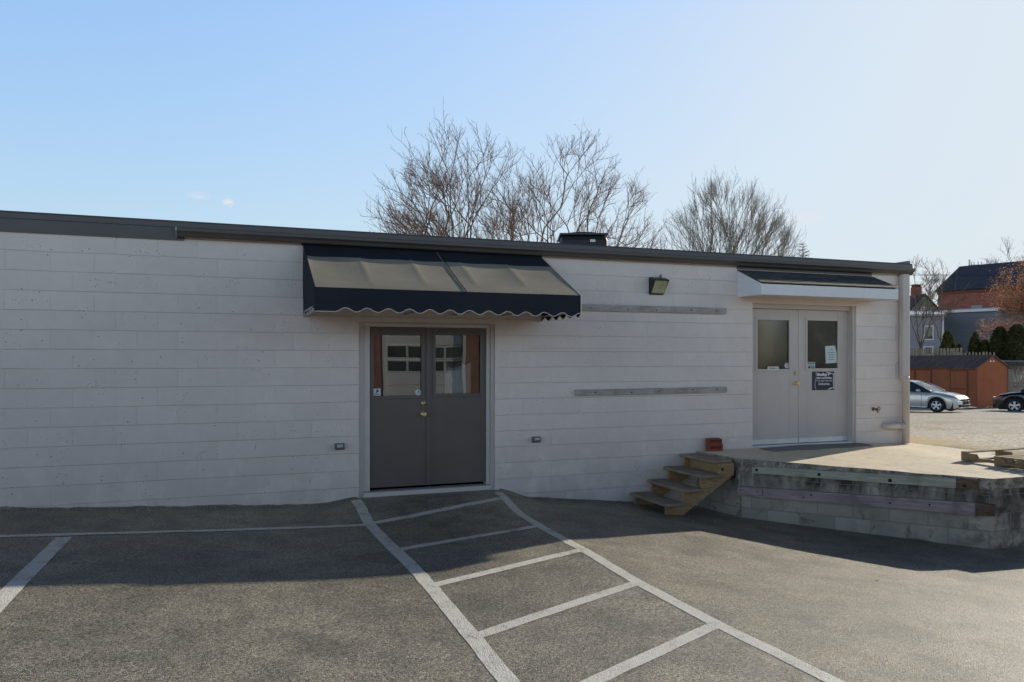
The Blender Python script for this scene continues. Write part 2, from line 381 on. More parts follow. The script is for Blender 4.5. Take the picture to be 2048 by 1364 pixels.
M['blackplastic'] = flat('black_plastic', (.015, .015, .018), .5, .4)
def mat_lens():
    m = N('lamp_lens', .25, .6); v = m.obj(); x, y, z = m.xyz(v)
    f = m.ma('ABSOLUTE', m.ma('SUBTRACT', m.ma('FRACT', m.ma('MULTIPLY', x, 28)), .5))
    c = m.mix(m.mr(f, 0, .5), (.36, .36, .20), (.55, .56, .38))
    return m.fin(m.mix(m.mr(m.noise(v, 9, 3), .4, .7), c, (.30, .33, .15)), m.bump(f, .004, .6))
M['lens'] = mat_lens()
M['bronze'] = flat('tarnished_bronze', (.22, .15, .07), .45, .5, .6, var=.3, sc=30)
M['wreath'] = flat('dark_wreath', (.05, .055, .03), .9, .1, var=.4, sc=40)
M['curtain'] = flat('white_curtain', (.72, .74, .78), .9, .1, var=.1, sc=12)
M['mat'] = flat('door_mat', (.27, .26, .25), .9, .1, var=.2, sc=40)
M['pebble'] = flat('pale_debris', (.5, .46, .38), .9, .1)

# ------------------------------------------------------------------ mesh helper
class MB:
    def __init__(s): s.b = bmesh.new()
    def box(s, x0, x1, y0, y1, z0, z1, mt=None):
        vs = [s.b.verts.new(p) for p in ((x0,y0,z0),(x1,y0,z0),(x1,y1,z0),(x0,y1,z0),(x0,y0,z1),(x1,y0,z1),(x1,y1,z1),(x0,y1,z1))]
        if mt is not None:
            for v in vs: v.co = mt @ v.co
        for f in ((0,3,2,1),(4,5,6,7),(0,1,5,4),(1,2,6,5),(2,3,7,6),(3,0,4,7)): s.b.faces.new([vs[i] for i in f])
        return vs
    def poly(s, pts):
        return s.b.faces.new([s.b.verts.new(p) for p in pts])
    def ext(s, pts, vec):                 # closed prism: polygon swept by vec
        a = [s.b.verts.new(p) for p in pts]; c = [s.b.verts.new(Vector(p) + Vector(vec)) for p in pts]
        n = len(a)
        s.b.faces.new(a[::-1]); s.b.faces.new(c)
        for i in range(n): s.b.faces.new((a[i], a[(i+1) % n], c[(i+1) % n], c[i]))
    def tube(s, path, r, n=8, cap=True):
        path = [Vector(p) for p in path]; rs = r if isinstance(r, (list, tuple)) else [r] * len(path)
        rings = []; prev = None
        for i, p in enumerate(path):
            d = (path[min(i+1, len(path)-1)] - path[max(i-1, 0)])
            if d.length < 1e-9: d = Vector((0, 0, 1))
            d.normalize()
            if prev is None:
                u = d.cross(Vector((0, 0, 1)));
                if u.length < .1: u = d.cross(Vector((1, 0, 0)))
            else: u = prev - d * prev.dot(d)
            u.normalize(); prev = u; w = d.cross(u)
            rings.append([s.b.verts.new(p + (u * math.cos(2*math.pi*k/n) + w * math.sin(2*math.pi*k/n)) * rs[i]) for k in range(n)])
        for a, c in zip(rings, rings[1:]):
            for k in range(n): s.b.faces.new((a[k], a[(k+1) % n], c[(k+1) % n], c[k]))
        if cap: s.b.faces.new(rings[0][::-1]); s.b.faces.new(rings[-1])
    def disc(s, c, axis, prof, n=20):     # lathe: prof = [(dist along axis, radius)]
        axis = Vector(axis).normalized(); u = axis.orthogonal().normalized(); w = axis.cross(u); c = Vector(c)
        rings = [[s.b.verts.new(c + axis * h + (u * math.cos(2*math.pi*k/n) + w * math.sin(2*math.pi*k/n)) * max(r, 1e-4)) for k in range(n)] for h, r in prof]
        for a, d in zip(rings, rings[1:]):
            for k in range(n): s.b.faces.new((a[k], a[(k+1) % n], d[(k+1) % n], d[k]))
        s.b.faces.new(rings[0][::-1]); s.b.faces.new(rings[-1])
    def grid(s, pts):                     # pts[i][j]
        vs = [[s.b.verts.new(p) for p in row] for row in pts]
        for i in range(len(vs)-1):
            for j in range(len(vs[0])-1): s.b.faces.new((vs[i][j], vs[i+1][j], vs[i+1][j+1], vs[i][j+1]))
    def build(s, name, mat, parent=None, smooth=False, bevel=0.0, mats=None, recalc=True):
        if recalc: bmesh.ops.recalc_face_normals(s.b, faces=s.b.faces)
        me = bpy.data.meshes.new(name); s.b.to_mesh(me); s.b.free()
        o = bpy.data.objects.new(name, me); COL.objects.link(o)
        me.materials.append(mat)
        for q in (mats or []): me.materials.append(q)
        if smooth: me.polygons.foreach_set('use_smooth', [True] * len(me.polygons))
        if bevel:
            md = o.modifiers.new('bevel', 'BEVEL'); md.width = bevel; md.segments = 2; md.limit_method = 'ANGLE'; md.angle_limit = rad(40)
        if parent is not None: o.parent = parent; o.matrix_parent_inverse = parent.matrix_world.inverted() if False else Matrix.Translation(-parent.location) if not any(parent.rotation_euler) else Matrix.Identity(4)
        return o
def tag(o, label=None, cat=None, group=None, kind=None):
    for k, v in (('label', label), ('category', cat), ('group', group), ('kind', kind)):
        if v: o[k] = v
    return o
def thing(name, label, cat, loc=(0, 0, 0), rz=0, group=None):
    o = bpy.data.objects.new(name, None); COL.objects.link(o)
    o.location = loc; o.rotation_euler = (0, 0, rz); o.empty_display_size = .2
    return tag(o, label, cat, group)
def struct(o): o['kind'] = 'structure'; return o
def text_mesh(mb, s, x, z, size, y, width=None, bold=0.0, align='CENTER', rot=0.0, shear=0.0):
    cu = bpy.data.curves.new('t', 'FONT'); cu.body = s; cu.size = size; cu.align_x = align; cu.offset = bold; cu.shear = shear
    o = bpy.data.objects.new('t', cu); COL.objects.link(o)
    me = bpy.data.meshes.new_from_object(o)
    bpy.data.objects.remove(o); bpy.data.curves.remove(cu)
    xs = [v.co.x for v in me.vertices]; w = (max(xs) - min(xs)) if xs else 1
    k = width / w if width else 1
    mt = Matrix.Translation((x, y, z)) @ Matrix.Rotation(rot, 4, 'Y') @ Matrix.Rotation(rad(90), 4, 'X') @ Matrix.Diagonal((k, 1, 1, 1))
    me.transform(mt); mb.b.from_mesh(me); bpy.data.meshes.remove(me)
def panel(mb, x0, x1, z0, z1, y, t=.002): mb.box(x0, x1, y - t, y, z0, z1)

# ------------------------------------------------------------------ SETTING
def sheet(name, mat, xs, ys, f, dz=0.0, keep=None):
    mb = MB(); vs = {}
    for i, x in enumerate(xs):
        for j, y in enumerate(ys): vs[i, j] = mb.b.verts.new((x, y, f(x, y) + dz))
    for i in range(len(xs)-1):
        for j in range(len(ys)-1):
            if keep and not keep((xs[i]+xs[i+1])/2, (ys[j]+ys[j+1])/2): continue
            mb.b.faces.new((vs[i, j], vs[i+1, j], vs[i+1, j+1], vs[i, j+1]))
    return struct(mb.build(name, mat, smooth=True))
def fr(a, b, st):
    n = max(1, int(round((b - a) / st))); return [a + (b - a) * i / n for i in range(n + 1)]
GX = fr(-400, -60, 40) + fr(-60, 140, 4)[1:] + fr(140, 600, 46)[1:]
GY = fr(-400, -60, 40) + fr(-60, 140, 4)[1:] + fr(140, 700, 46)[1:]
def terrain(x, y):
    if y < 6 and x < 16: return -1.6
    Z = camZ(x, y)
    return min(yard(x, y), 60) - (.35 if Z < 56 else .12)
sheet('ground', M['ground'], GX, GY, terrain)
def wally(x):                                    # ragged asphalt edge against the wall
    return -.004 if 1.5 < x < 3.25 else -.004 - .028 * max(0, noise.noise(Vector((x * 1.7, 5, 0))))
XS = fr(-30, -6, 1.5) + fr(-6, 9, .1)[1:] + fr(9, 34, 1.5)[1:]
YS = fr(-30, -8, 1.5) + fr(-8, 0, .1)[1:]
sheet('asphalt', M['asphalt'], XS, [y if y < 0 else .0 for y in YS], lot)
def yk(x, y):
    if y < 0: return x > 10.3
    return x > 10.3
sheet('gravel_yard', M['gravel'], fr(10.31, 70, .9), fr(-2.96, 60, .9), lambda x, y: yard(x, y) - .01)

# tar lip where the asphalt meets the wall
mb = MB(); pts = []
for i in range(0, 240):
    x = -6 + i * .05
    if 1.5 < x < 3.3 or x > 6.2: continue
    h = .018 + .028 * max(0, noise.noise(Vector((x * 2.3, 1.7, 0)))) + .008 * noise.noise(Vector((x * 9, 0, 4)))
    pts.append((x, h))
for (xa, ha), (xb, hb) in zip(pts, pts[1:]):
    if xb - xa > .06: continue
    mb.poly([(xa, -.05, lot(xa, -.05) + .002), (xb, -.05, lot(xb, -.05) + .002), (xb, -.003, lot(xb, 0) + hb), (xa, -.003, lot(xa, 0) + ha)])
struct(mb.build('asphalt_edge', M['asphalt'], smooth=True))

# painted markings, laid on the asphalt
def strip(mb, pts, w, wob=.006):
    P = []
    for a, b in zip(pts, pts[1:]):
        n = max(1, int((b - a).length / .06))
        for i in range(n): P.append(a.lerp(b, i / n))
    P.append(pts[-1])
    rows = []
    for i, p in enumerate(P):
        d = P[min(i+2, len(P)-1)] - P[max(i-2, 0)]; nrm = Vector((-d.y, d.x, 0)).normalized()
        row = []
        for k in (-1, -.5, 0, .5, 1):
            q = p + nrm * (w / 2 * k + (wob * noise.noise(Vector((p.x * 6, p.y * 6, k * 7))) if abs(k) == 1 else 0))
            q.y = min(q.y, -.01)
            row.append((q.x, q.y, lot(q.x, q.y) + mb.dz))
        rows.append(row)
    mb.grid(rows)
A_ = [G(*p) for p in ((712, 1000), (737, 1045), (767, 1078), (822, 1130), (863.5, 1175.8), (946.5, 1275.9), (1017, 1364), (1110, 1490))]
A_ = [Vector((p.x, p.y, 0)) for p in A_]
B_ = [G(*p) for p in ((996, 985), (1022, 1010), (1080, 1052), (1163.8, 1097.7), (1273.6, 1163.6), (1429.9, 1246.6), (1649.6, 1354), (1850, 1452))]
B_ = [Vector((p.x, p.y, 0)) for p in B_]
mb = MB(); mb.dz = .0022; strip(mb, A_, .115); strip(mb, B_, .105)
struct(mb.build('walkway_edge_line', M['paint'], smooth=True))
mb = MB(); mb.dz = .0038
for a, b in (((750, 1046), (1000, 997)), ((797, 1100), (1072, 1053)), ((862, 1172), (1160, 1101)), ((946, 1275), (1275, 1166)), ((1085, 1412), (1432, 1250))):
    a = G(*a); b = G(*b); mid = G(*[(p + q) / 2 for p, q in zip(*(((750, 1046), (1000, 997)),))[0]]) if False else None
    strip(mb, [Vector((a.x, a.y, 0)), Vector((b.x, b.y, 0))], .10)
struct(mb.build('walkway_cross_line', M['paint'], smooth=True))
mb = MB(); mb.dz = .0038
pb = [G(*p) for p in ((730, 1050), (365, 1063), (0, 1073), (-250, 1081))]
strip(mb, [Vector((p.x, p.y, 0)) for p in pb], .10)
pb = [G(*p) for p in ((128, 1075), (50, 1152), (-18, 1222), (-120, 1330))]
mb2 = MB(); mb2.dz = .0022; strip(mb2, [Vector((p.x, p.y, 0)) for p in pb], .125)
struct(mb.build('stall_head_line', M['paint'], smooth=True)); struct(mb2.build('stall_side_line', M['paint'], smooth=True))

# small debris on the lot
for i, (px, py) in enumerate(((1386, 1044), (1430, 1042), (1362, 1062), (1754, 1162), (1403, 1032), (148, 1052))):
    p = G(px, py); mb = MB()
    bmesh.ops.create_icosphere(mb.b, subdivisions=1, radius=.011)
    for v in mb.b.verts: v.co = Vector((v.co.x * R.uniform(.8, 1.8), v.co.y * R.uniform(.7, 1.5), v.co.z * .5))
    o = mb.build('pebble', M['pebble']); o.location = p + Vector((0, 0, .006))
    tag(o, ['pale pebble on the shaded asphalt just right of the wooden steps', 'pale pebble on the shaded asphalt below the block platform side', 'pale pebble on the shaded asphalt in front of the wooden steps', 'pale fleck of stone lying on the sunlit asphalt at right', 'pale pebble right beside the foot of the wooden steps', 'pale pebble on shaded asphalt between wall and stall line'][i], 'pebble', 'pebbles scattered on the asphalt')

mb = MB(); rng = random.Random(77)
for i in range(420):
    x = rng.uniform(-3.5, 6.1)
    if 1.5 < x < 3.3: continue
    y = -.05 - abs(rng.gauss(0, .10)); z = lot(x, y) + .004; r = rng.uniform(.003, .009)
    a = rng.uniform(0, 3.1); u = Vector((math.cos(a), math.sin(a), 0)) * r; v = Vector((-math.sin(a), math.cos(a), .3)) * r * .7; p = Vector((x, y, z))
    mb.poly([p - u, p - v, p + u, p + v + Vector((0, 0, r))])
tag(mb.build('grit', M['pebble'], recalc=False), 'pale grit gathered where the asphalt meets the wall', 'grit', kind='stuff')
# ------------------------------------------------------------------ BUILDING
X0, X1 = -18.0, 10.23
bld = thing('block_building', 'long low painted concrete block building with brown metal roof edge', 'building')
D1 = (1.53, 3.245, -.033, 2.052)      # grey door opening
D2 = (7.20, 9.135, .30, 2.42)         # tan door opening
mb = MB(); T = .20; ZB, ZT = -.75, 3.05
mb.box(X0, D1[0], 0, T, ZB, ZT); mb.box(D1[0], D1[1], 0, T, D1[3], ZT); mb.box(D1[0], D1[1], 0, T, ZB, D1[2])
mb.box(D1[1], D2[0], 0, T, ZB, ZT); mb.box(D2[0], D2[1], 0, T, D2[3], ZT); mb.box(D2[0], D2[1], 0, T, ZB, D2[2] - .01)
mb.box(D2[1], X1, 0, T, ZB, ZT)
mb.box(X1 - T, X1, T, 11, ZB - .6, ZT); mb.box(X0, X0 + T, T, 11, ZB, ZT); mb.box(X0 + T, X1 - T, 10.8, 11, ZB - .6, ZT)
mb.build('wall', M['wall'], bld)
mb = MB(); mb.box(X0, X1, .0, 11.0, 3.052, 3.10); mb.build('roof', M['brown'], bld)
mb = MB(); mb.box(X0 + T, X1 - T, T, 4, -.2, -.16); mb.box(X0 + T, X1 - T, 3.0, 3.1, -.16, 3.04); mb.build('interior_wall', M['interior'], bld)
# roof edge
mb = MB(); prof = [(-.001, 3.045), (-.035, 3.045), (-.035, 3.098), (-.028, 3.118), (.30, 3.125), (.30, 3.104), (-.001, 3.104)]
mb.ext([(X0, y, z) for y, z in prof], (X1 + .02 - X0, 0, 0)); mb.build('coping', M['brown'], bld)
mb = MB(); mb.box(X0, W(368, 470).x, -.022, -.001, 2.905, 3.043); mb.build('fascia', M['brown'], bld)
gx0, gx1 = W(351, 470, -.13).x, W(1829, 538, -.13).x
mb = MB(); gp = [(-.004, 2.945), (-.085, 2.935), (-.095, 2.945), (-.108, 2.972), (-.138, 2.995), (-.140, 3.022), (-.134, 3.026), (-.134, 3.016), (-.128, 3.016), (-.128, 3.000), (-.100, 2.980), (-.088, 2.953), (-.012, 2.955), (-.012, 3.040), (-.004, 3.040)]
mb.ext([(gx0 + .012, y, z) for y, z in gp], (gx1 - gx0 - .024, 0, 0)); gut = mb.build('gutter', M['gutter'], bld)
mb = MB(); cap = [(-.004, 2.930), (-.088, 2.926), (-.112, 2.968), (-.144, 2.990), (-.144, 3.030), (-.004, 3.042)]
mb.ext([(gx0, y, z) for y, z in cap], (.010, 0, 0)); mb.build('end_cap', M['galv'], gut)
mb = MB(); mb.ext([(gx1 - .01, y, z) for y, z in cap], (.010, 0, 0)); mb.build('end_cap', M['gutter'], gut)
for sx in (2.6, 5.6, 8.6):
    mb = MB(); mb.ext([(sx, y - .002, z - .002) for y, z in gp[1:6]] + [(sx, -.12, 3.02), (sx, -.09, 2.95)], (.035, 0, 0)); mb.build('seam_joint', M['gutter'], gut)
# raised corner of the coping at the far end
mb = MB(); mb.ext([(9.95, .02, 3.126), (10.26, .02, 3.126), (10.26, .02, 3.168), (10.22, .02, 3.170)], (0, .5, 0)); mb.build('roof_corner_flashing', M['brown'], bld)
# conduit-like trim line under the gutter: seams of paint
mb = MB(); a = W(1058, 697); mb.box(a.x, W(1266, 697).x, -.004, -.001, 1.742, 1.749); mb.build('paint_crease', M['trim'], bld)

# downspout with round adapter and wall pipe
ds = W(1806, 700, -.11).x; de = W(1819, 700, -.11).x
mb = MB(); mb.box(ds, de, -.115, -.03, 1.30, 2.94); dso = mb.build('downspout', M['beigepipe'], bld, bevel=.012)
cx = (ds + de) / 2 + .012
mb = MB(); mb.disc((cx, -.085, .285), (0, 0, 1), [(0, .052), (.98, .052), (.985, .060), (1.04, .060), (1.05, .05)], 24); mb.build('drain_pipe', M['beigepipe'], dso, True)
for z in (1.32, 1.95, 2.6):
    mb = MB(); mb.box(ds - .035, ds - .001, -.03, -.001, z, z + .22); mb.build('wall_bracket', M['beigepipe'], dso)
mb = MB(); pz = .565; px0 = W(1772, 850, -.05).x
pth = [(px0, .02, pz), (px0, -.03, pz)] + [(px0 + .05 - .05 * math.cos(t), -.035 - .05 * math.sin(t), pz) for t in [i * math.pi / 12 for i in range(7)]] + [(cx, -.085, pz)]
mb.tube(pth, .048, 20); mb.disc((cx - .11, -.085, pz), (1, 0, 0), [(0, .05), (0, .056), (.03, .056), (.03, .05)], 24); mb.build('wall_pipe', M['beigepipe'], dso, True)

# ---- doors
def leaf(name_mat, x0, x1, z0, z1, y, pane, glass, frame_mat, knob=None, bolt=None, t=.045, label=None):
    gx0, gx1, gz0, gz1 = pane
    mb = MB()
    mb.box(x0, gx0, y, y + t, z0, z1); mb.box(gx1, x1, y, y + t, z0, z1); mb.box(gx0, gx1, y, y + t, z0, gz0); mb.box(gx0, gx1, y, y + t, gz1, z1)
    d = mb.build('door', M[name_mat], bld, bevel=.003)
    if label: d['label'] = label
    mb = MB(); w = .030
    for a in ((gx0 - w, gx0 + .008, gz0 - w, gz1 + w), (gx1 - .008, gx1 + w, gz0 - w, gz1 + w), (gx0 + .008, gx1 - .008, gz0 - w, gz0 + .008), (gx0 + .008, gx1 - .008, gz1 - .008, gz1 + w)):
        mb.box(a[0], a[1], y - .010, y - .0005, a[2], a[3])
    mb.build('window_frame', M[frame_mat], d, bevel=.004)
    mb = MB(); mb.box(gx0, gx1, y + .016, y + .022, gz0, gz1); mb.build('window_pane', M[glass], d)
    if knob:
        mb = MB(); kx, kz = knob
        mb.disc((kx, y - .001, kz), (0, -1, 0), [(0, .034), (.006, .033), (.012, .018), (.030, .013), (.036, .020), (.048, .029), (.060, .029), (.068, .020), (.069, .001)], 24)
        mb.build('door_knob', M['brass'], d, True)
        mb = MB(); mb.disc((bolt[0], y - .001, bolt[1]), (0, -1, 0), [(0, .031), (.008, .030), (.014, .021), (.024, .020), (.026, .001)], 24); mb.build('deadbolt', M['brass'], d, True)
    return d
# grey pair
yd = .075
def WX(px, y): return W(px, 800, y).x
def WZ(px, py, y): return W(px, py, y).z
l0, l1, l2 = WX(739.5, yd), WX(855.5, yd), WX(971.5, yd)
zb, zt = .052, 1.992
dA = leaf('greydoor', l0, l1 - .003, zb, zt, yd, (WX(745.5, yd), WX(843.5, yd), WZ(800, 792.5, yd), WZ(800, 669, yd)), 'glass', 'greydoor', (WX(846.5, yd), WZ(847, 828, yd)), (WX(846.5, yd), WZ(847, 806, yd)), label='grey door leaf with the brass knob')
dB = leaf('greydoor', l1 + .003, l2, zb, zt, yd, (WX(870, yd), WX(961, yd), WZ(915, 788, yd), WZ(915, 669.5, yd)), 'glass', 'greydoor', label='grey door leaf without a knob')
mb = MB(); mb.box(l1 - .018, l1 + .030, yd - .012, yd - .0005, zb, zt - .0); mb.build('astragal', M['greydoor'], dB, bevel=.003)
mb = MB(); fy = .050
mb.box(D1[0] + .055, l0 - .003, fy, T, D1[2] + .05, zt + .004); mb.box(l2 + .003, D1[1] - .05, fy, T, D1[2] + .05, zt + .004); mb.box(D1[0] + .055, D1[1] - .05, fy, T, zt + .004, D1[3] - .012)
mb.build('door_frame', M['trim_light'], bld, bevel=.006)
mb = MB(); mb.box(D1[0] + .001, D1[0] + .054, .022, T, D1[2], D1[3] - .001); mb.box(D1[1] - .049, D1[1] - .001, .022, T, D1[2], D1[3] - .001); mb.box(D1[0] + .055, D1[1] - .05, .03, T, D1[3] - .011, D1[3] - .001)
mb.build('door_jamb', M['trim'], bld, bevel=.004)
mb = MB(); mb.box(D1[0] + .055, D1[1] - .05, -.012, T, D1[2] - .03, D1[2] + .045); mb.build('threshold', M['trim_light'], bld, bevel=.008)
mb = MB(); mb.box(l0 + .05, l1 - .05, yd + .06, yd + .07, zb, zb + .01)
mb.b.clear(); mb.b.free()
# tan pair
yd2 = .125
m0, m1, m2 = D2[0] + .045, WX(1596.5, yd2), WX(1694.5, yd2)
zb2, zt2 = .345, WZ(1600, 619.5, yd2)
leaf('tandoor', m0, m1 - .003, zb2, zt2, yd2, (WX(1513.5, yd2), WX(1578.5, yd2), WZ(1545, 739, yd2), WZ(1545, 639, yd2)), 'glass_dim', 'tandoor', (WX(1590.5, yd2), WZ(1591, 766.5, yd2)), (WX(1590, yd2), WZ(1590, 747, yd2)), label='tan door leaf with the brass knob')
dD = leaf('tandoor', m1 + .003, m2, zb2, zt2, yd2, (WX(1613.5, yd2), WX(1675.5, yd2), WZ(1645, 737.5, yd2), WZ(1645, 640.5, yd2)), 'glass_dim', 'tandoor', label='tan door leaf carrying the black delivery sign')
for a, b in ((m0 + .002, m1 - .006), (m1 + .008, m2 - .004)):
    mb = MB(); mb.box(a, b, yd2 - .008, yd2 - .0005, zb2 + .002, zb2 + .072); mb.build('kick_strip', M['metal_white'], dD if a > m1 else bld, bevel=.002)
mb = MB(); mb.box(D2[0] + .001, m0 - .003, .07, T, .31, D2[3] - .001); mb.box(m2 + .003, D2[1] - .055, .07, T, .31, D2[3] - .001); mb.box(m0 - .003, m2 + .003, .07, T, zt2 + .003, D2[3] - .001)
mb.build('door_frame', M['trim'], bld, bevel=.006)
mb = MB(); mb.box(D2[1] - .052, D2[1] - .001, .02, T, .31, D2[3] - .001); mb.build('door_jamb', M['trim'], bld, bevel=.004)
mb = MB(); mb.box(D2[0] + .002, D2[1] - .057, .012, T, .296, .338); mb.build('threshold', M['metal_white'], bld, bevel=.003)
# behind the glass: curtain and wreath in the grey leaf
mb = MB(); n = 40; c0, c1 = WX(890, .13), WX(942, .13)
mb.grid([[(lerp(c0, c1, i / n), .13 + .008 * math.sin(i * 1.3), z) for z in (WZ(915, 788, .13), WZ(915, 727, .13) + .02 * math.sin(i * .35))] for i in range(n + 1)])
tag(mb.build('curtain', M['curtain']), 'white cloth hanging behind the glass of the grey door', 'curtain')
mb = MB(); wc = W(909, 719, .115)
for i in range(260):
    t = R.uniform(0, 6.283); rr = .085 + R.gauss(0, .014); p = wc + Vector((rr * math.cos(t), R.uniform(-.012, .012), rr * math.sin(t)))
    d = Vector((R.gauss(0, 1), R.gauss(0, .3), R.gauss(0, 1))).normalized() * .03
    q = d.cross(Vector((0, 1, 0))).normalized() * .005
    mb.poly([p - q, p + q, p + d])
tag(mb.build('wreath', M['wreath'], recalc=False), 'dark twig wreath hanging behind the right grey door glass', 'wreath')

# ---- stickers and signs
yg = yd + .0155
def sticker(px0, px1, py0, py1, y, lab, mat='sticker', oct_=False):
    a, b = W(px0, py1, y), W(px1, py0, y); mb = MB()
    if oct_:
        c = (a + b) / 2; r = (b.z - a.z) / 2
        mb.ext([(c.x + r * 1.0 * math.cos(rad(22.5 + 45 * k)), y, c.z + r * math.sin(rad(22.5 + 45 * k))) for k in range(8)], (0, -.001, 0))
    else: mb.box(a.x, b.x, y - .001, y, a.z, b.z)
    o = thing('door_sticker', lab, 'sticker', ((a.x + b.x) / 2, y, a.z)); mb.build('backing', M[mat], o)
    return o, a, b
o, a, b = sticker(746, 761, 777, 791.5, yg, 'square white payment sticker at the grey door window corner')
w = b.x - a.x; h = b.z - a.z; c = (a.x + b.x) / 2
mb = MB(); text_mesh(mb, 'P', c + .001, a.z + h * .42, h * .62, yg - .0025, bold=.002, shear=.25); mb.build('monogram', M['inkblue'], o)
mb = MB(); text_mesh(mb, 'P', c + .008, a.z + h * .38, h * .5, yg - .0018, bold=.002, shear=.25); mb.build('monogram_shadow', M['inkcyan'], o)
mb = MB(); text_mesh(mb, 'PayPal', c, a.z + h * .14, h * .24, yg - .002, width=w * .72, bold=.0006, shear=.2); mb.build('lettering', M['inkblue'], o)
o, a, b = sticker(830, 843, 778.5, 791.5, yg, 'white octagonal alarm sticker on the grey door glass', oct_=True)
c = (a + b) / 2
mb = MB(); text_mesh(mb, 'ADT', c.x, c.z - .014, .022, yg - .002, width=.045); mb.disc((c.x, yg - .0012, c.z + .014), (0, -1, 0), [(0, .009), (.0006, .009)], 10); mb.build('emblem', M['inkblue'], o)
yg2 = yd2 + .0155
o, a, b = sticker(1569, 1578, 725.5, 737, yg2, 'white octagonal alarm sticker on the tan door glass', oct_=True)
c = (a + b) / 2
mb = MB(); text_mesh(mb, 'ADT', c.x, c.z - .014, .022, yg2 - .002, width=.045); mb.disc((c.x, yg2 - .0012, c.z + .014), (0, -1, 0), [(0, .009), (.0006, .009)], 10); mb.build('emblem', M['inkblue'], o)
o, a, b = sticker(1535, 1557.5, 733, 739.5, yg2 - .014 - .012, 'narrow white no smoking sticker under the tan door glass'); o.name = 'door_sticker'
ys = yg2 - .026
mb = MB(); text_mesh(mb, 'No Smoking', lerp(a.x, b.x, .42), a.z + .014, .032, ys - .002, width=(b.x - a.x) * .62, bold=.001); mb.build('lettering', M['ink'], o)
mb = MB(); mb.disc((lerp(a.x, b.x, .86), ys - .0012, (a.z + b.z) / 2), (0, -1, 0), [(0, .013), (.0006, .013)], 12); mb.build('emblem', M['galv'], o)
o, a, b = sticker(1614, 1630, 724, 738, yg2, 'small pale notice sticker in the tan window corner', 'paper')
w = b.x - a.x; h = b.z - a.z
mb = MB()
panel(mb, a.x + .01, b.x - .01, a.z + h * .76, a.z + h * .92, yg2 - .001); mb.build('heading_bar', M['inkteal'], o)
mb = MB()
panel(mb, a.x + .02, b.x - .02, a.z + h * .52, a.z + h * .60, yg2 - .001); panel(mb, a.x + .03, b.x - .01, a.z + h * .34, a.z + h * .41, yg2 - .001)
mb.disc((a.x + .04, yg2 - .001, a.z + h * .16), (0, -1, 0), [(0, .022), (.001, .022)], 14); panel(mb, a.x + .075, b.x - .01, a.z + h * .10, a.z + h * .22, yg2 - .001)
mb.build('lettering', M['ink'], o)
# taped paper, slightly askew
a, b = W(1649.5, 727, yg2), W(1673, 692.5, yg2); c = (a + b) / 2; w = b.x - a.x; h = b.z - a.z
o = thing('paper_notice', 'taped sheet of paper with typed lines on right tan door glass', 'notice', tuple(c))
mb = MB(); nn = 8
mb.grid([[(a.x + w * (i / nn) + .018 * (1 - j / nn), yg2 - .002 - .006 * math.sin(3 * i / nn + j / nn), a.z + h * j / nn + .012 * (i / nn)) for j in range(nn + 1)] for i in range(nn + 1)])
mb.build('sheet', M['paper'], o, True)
for k, (ww, tx) in enumerate(((.22, 'THE'), (.55, 'MAIN ENTRANCE'), (.42, 'IS AT THE'), (.45, 'FRONT OF'), (.5, 'BUILDING'))):
    zz = a.z + h * (.80 - .13 * k - (.06 if k else 0)); x0 = c.x + .005 - w * ww / 2
    mb = MB(); segs = R.randint(2, 3); ws = w * ww / segs
    for q in range(segs): panel(mb, x0 + q * ws, x0 + q * ws + ws * .8, zz, zz + h * .035, yg2 - .010, .0008)
    mb.build('typed_line', M['steelbox'], o)
# black delivery sign
ysn = yd2 - .001
a, b = W(1624, 780.5, ysn), W(1668, 743, ysn); w = b.x - a.x; h = b.z - a.z; c = (a + b) / 2
o = thing('delivery_sign', 'black sign with white lettering and a curled page border on tan door', 'sign', (c.x, ysn, a.z))
mb = MB(); mb.box(a.x, b.x, ysn - .004, ysn, a.z, b.z); mb.build('board', M['signnavy'], o)
def S(u, v): return (a.x + w * u, ysn - .0062, a.z + h * v)
mb = MB()
for poly in ([(.165, .985), (.185, .985), (.125, .48), (.105, .16), (.155, .035), (.175, .04), (.125, .17), (.145, .48)],
             [(.60, .985), (.66, .985), (1.0, .87), (1.0, .84), (.80, .89)], [(.945, .84), (.975, .84), (.975, .06), (.955, .06), (.94, .40)],
             [(.67, .03), (.74, .03), (.93, .10), (.96, .14), (.90, .14), (.80, .11)], [(.105, .16), (.14, .18), (.19, .03), (.165, .03)]):
    mb = MB(); mb.poly([S(*p) for p in poly]); mb.build('border_stroke', M['signwhite'], o)
mb = MB()
text_mesh(mb, 'Shelley B', a.x + w * .51, a.z + h * .78, h * .19, ysn - .0056, width=w * .62, bold=.004)
text_mesh(mb, 'Home and Holiday', a.x + w * .53, a.z + h * .62, h * .12, ysn - .0056, width=w * .70, bold=.0028)
text_mesh(mb, '110 W. Main Street, Rear', a.x + w * .54, a.z + h * .475, h * .10, ysn - .0056, width=w * .74, bold=.0006)
text_mesh(mb, 'Deliveries', a.x + w * .53, a.z + h * .28, h * .18, ysn - .0056, width=w * .50, bold=.0012)
mb.build('lettering', M['signwhite'], o)

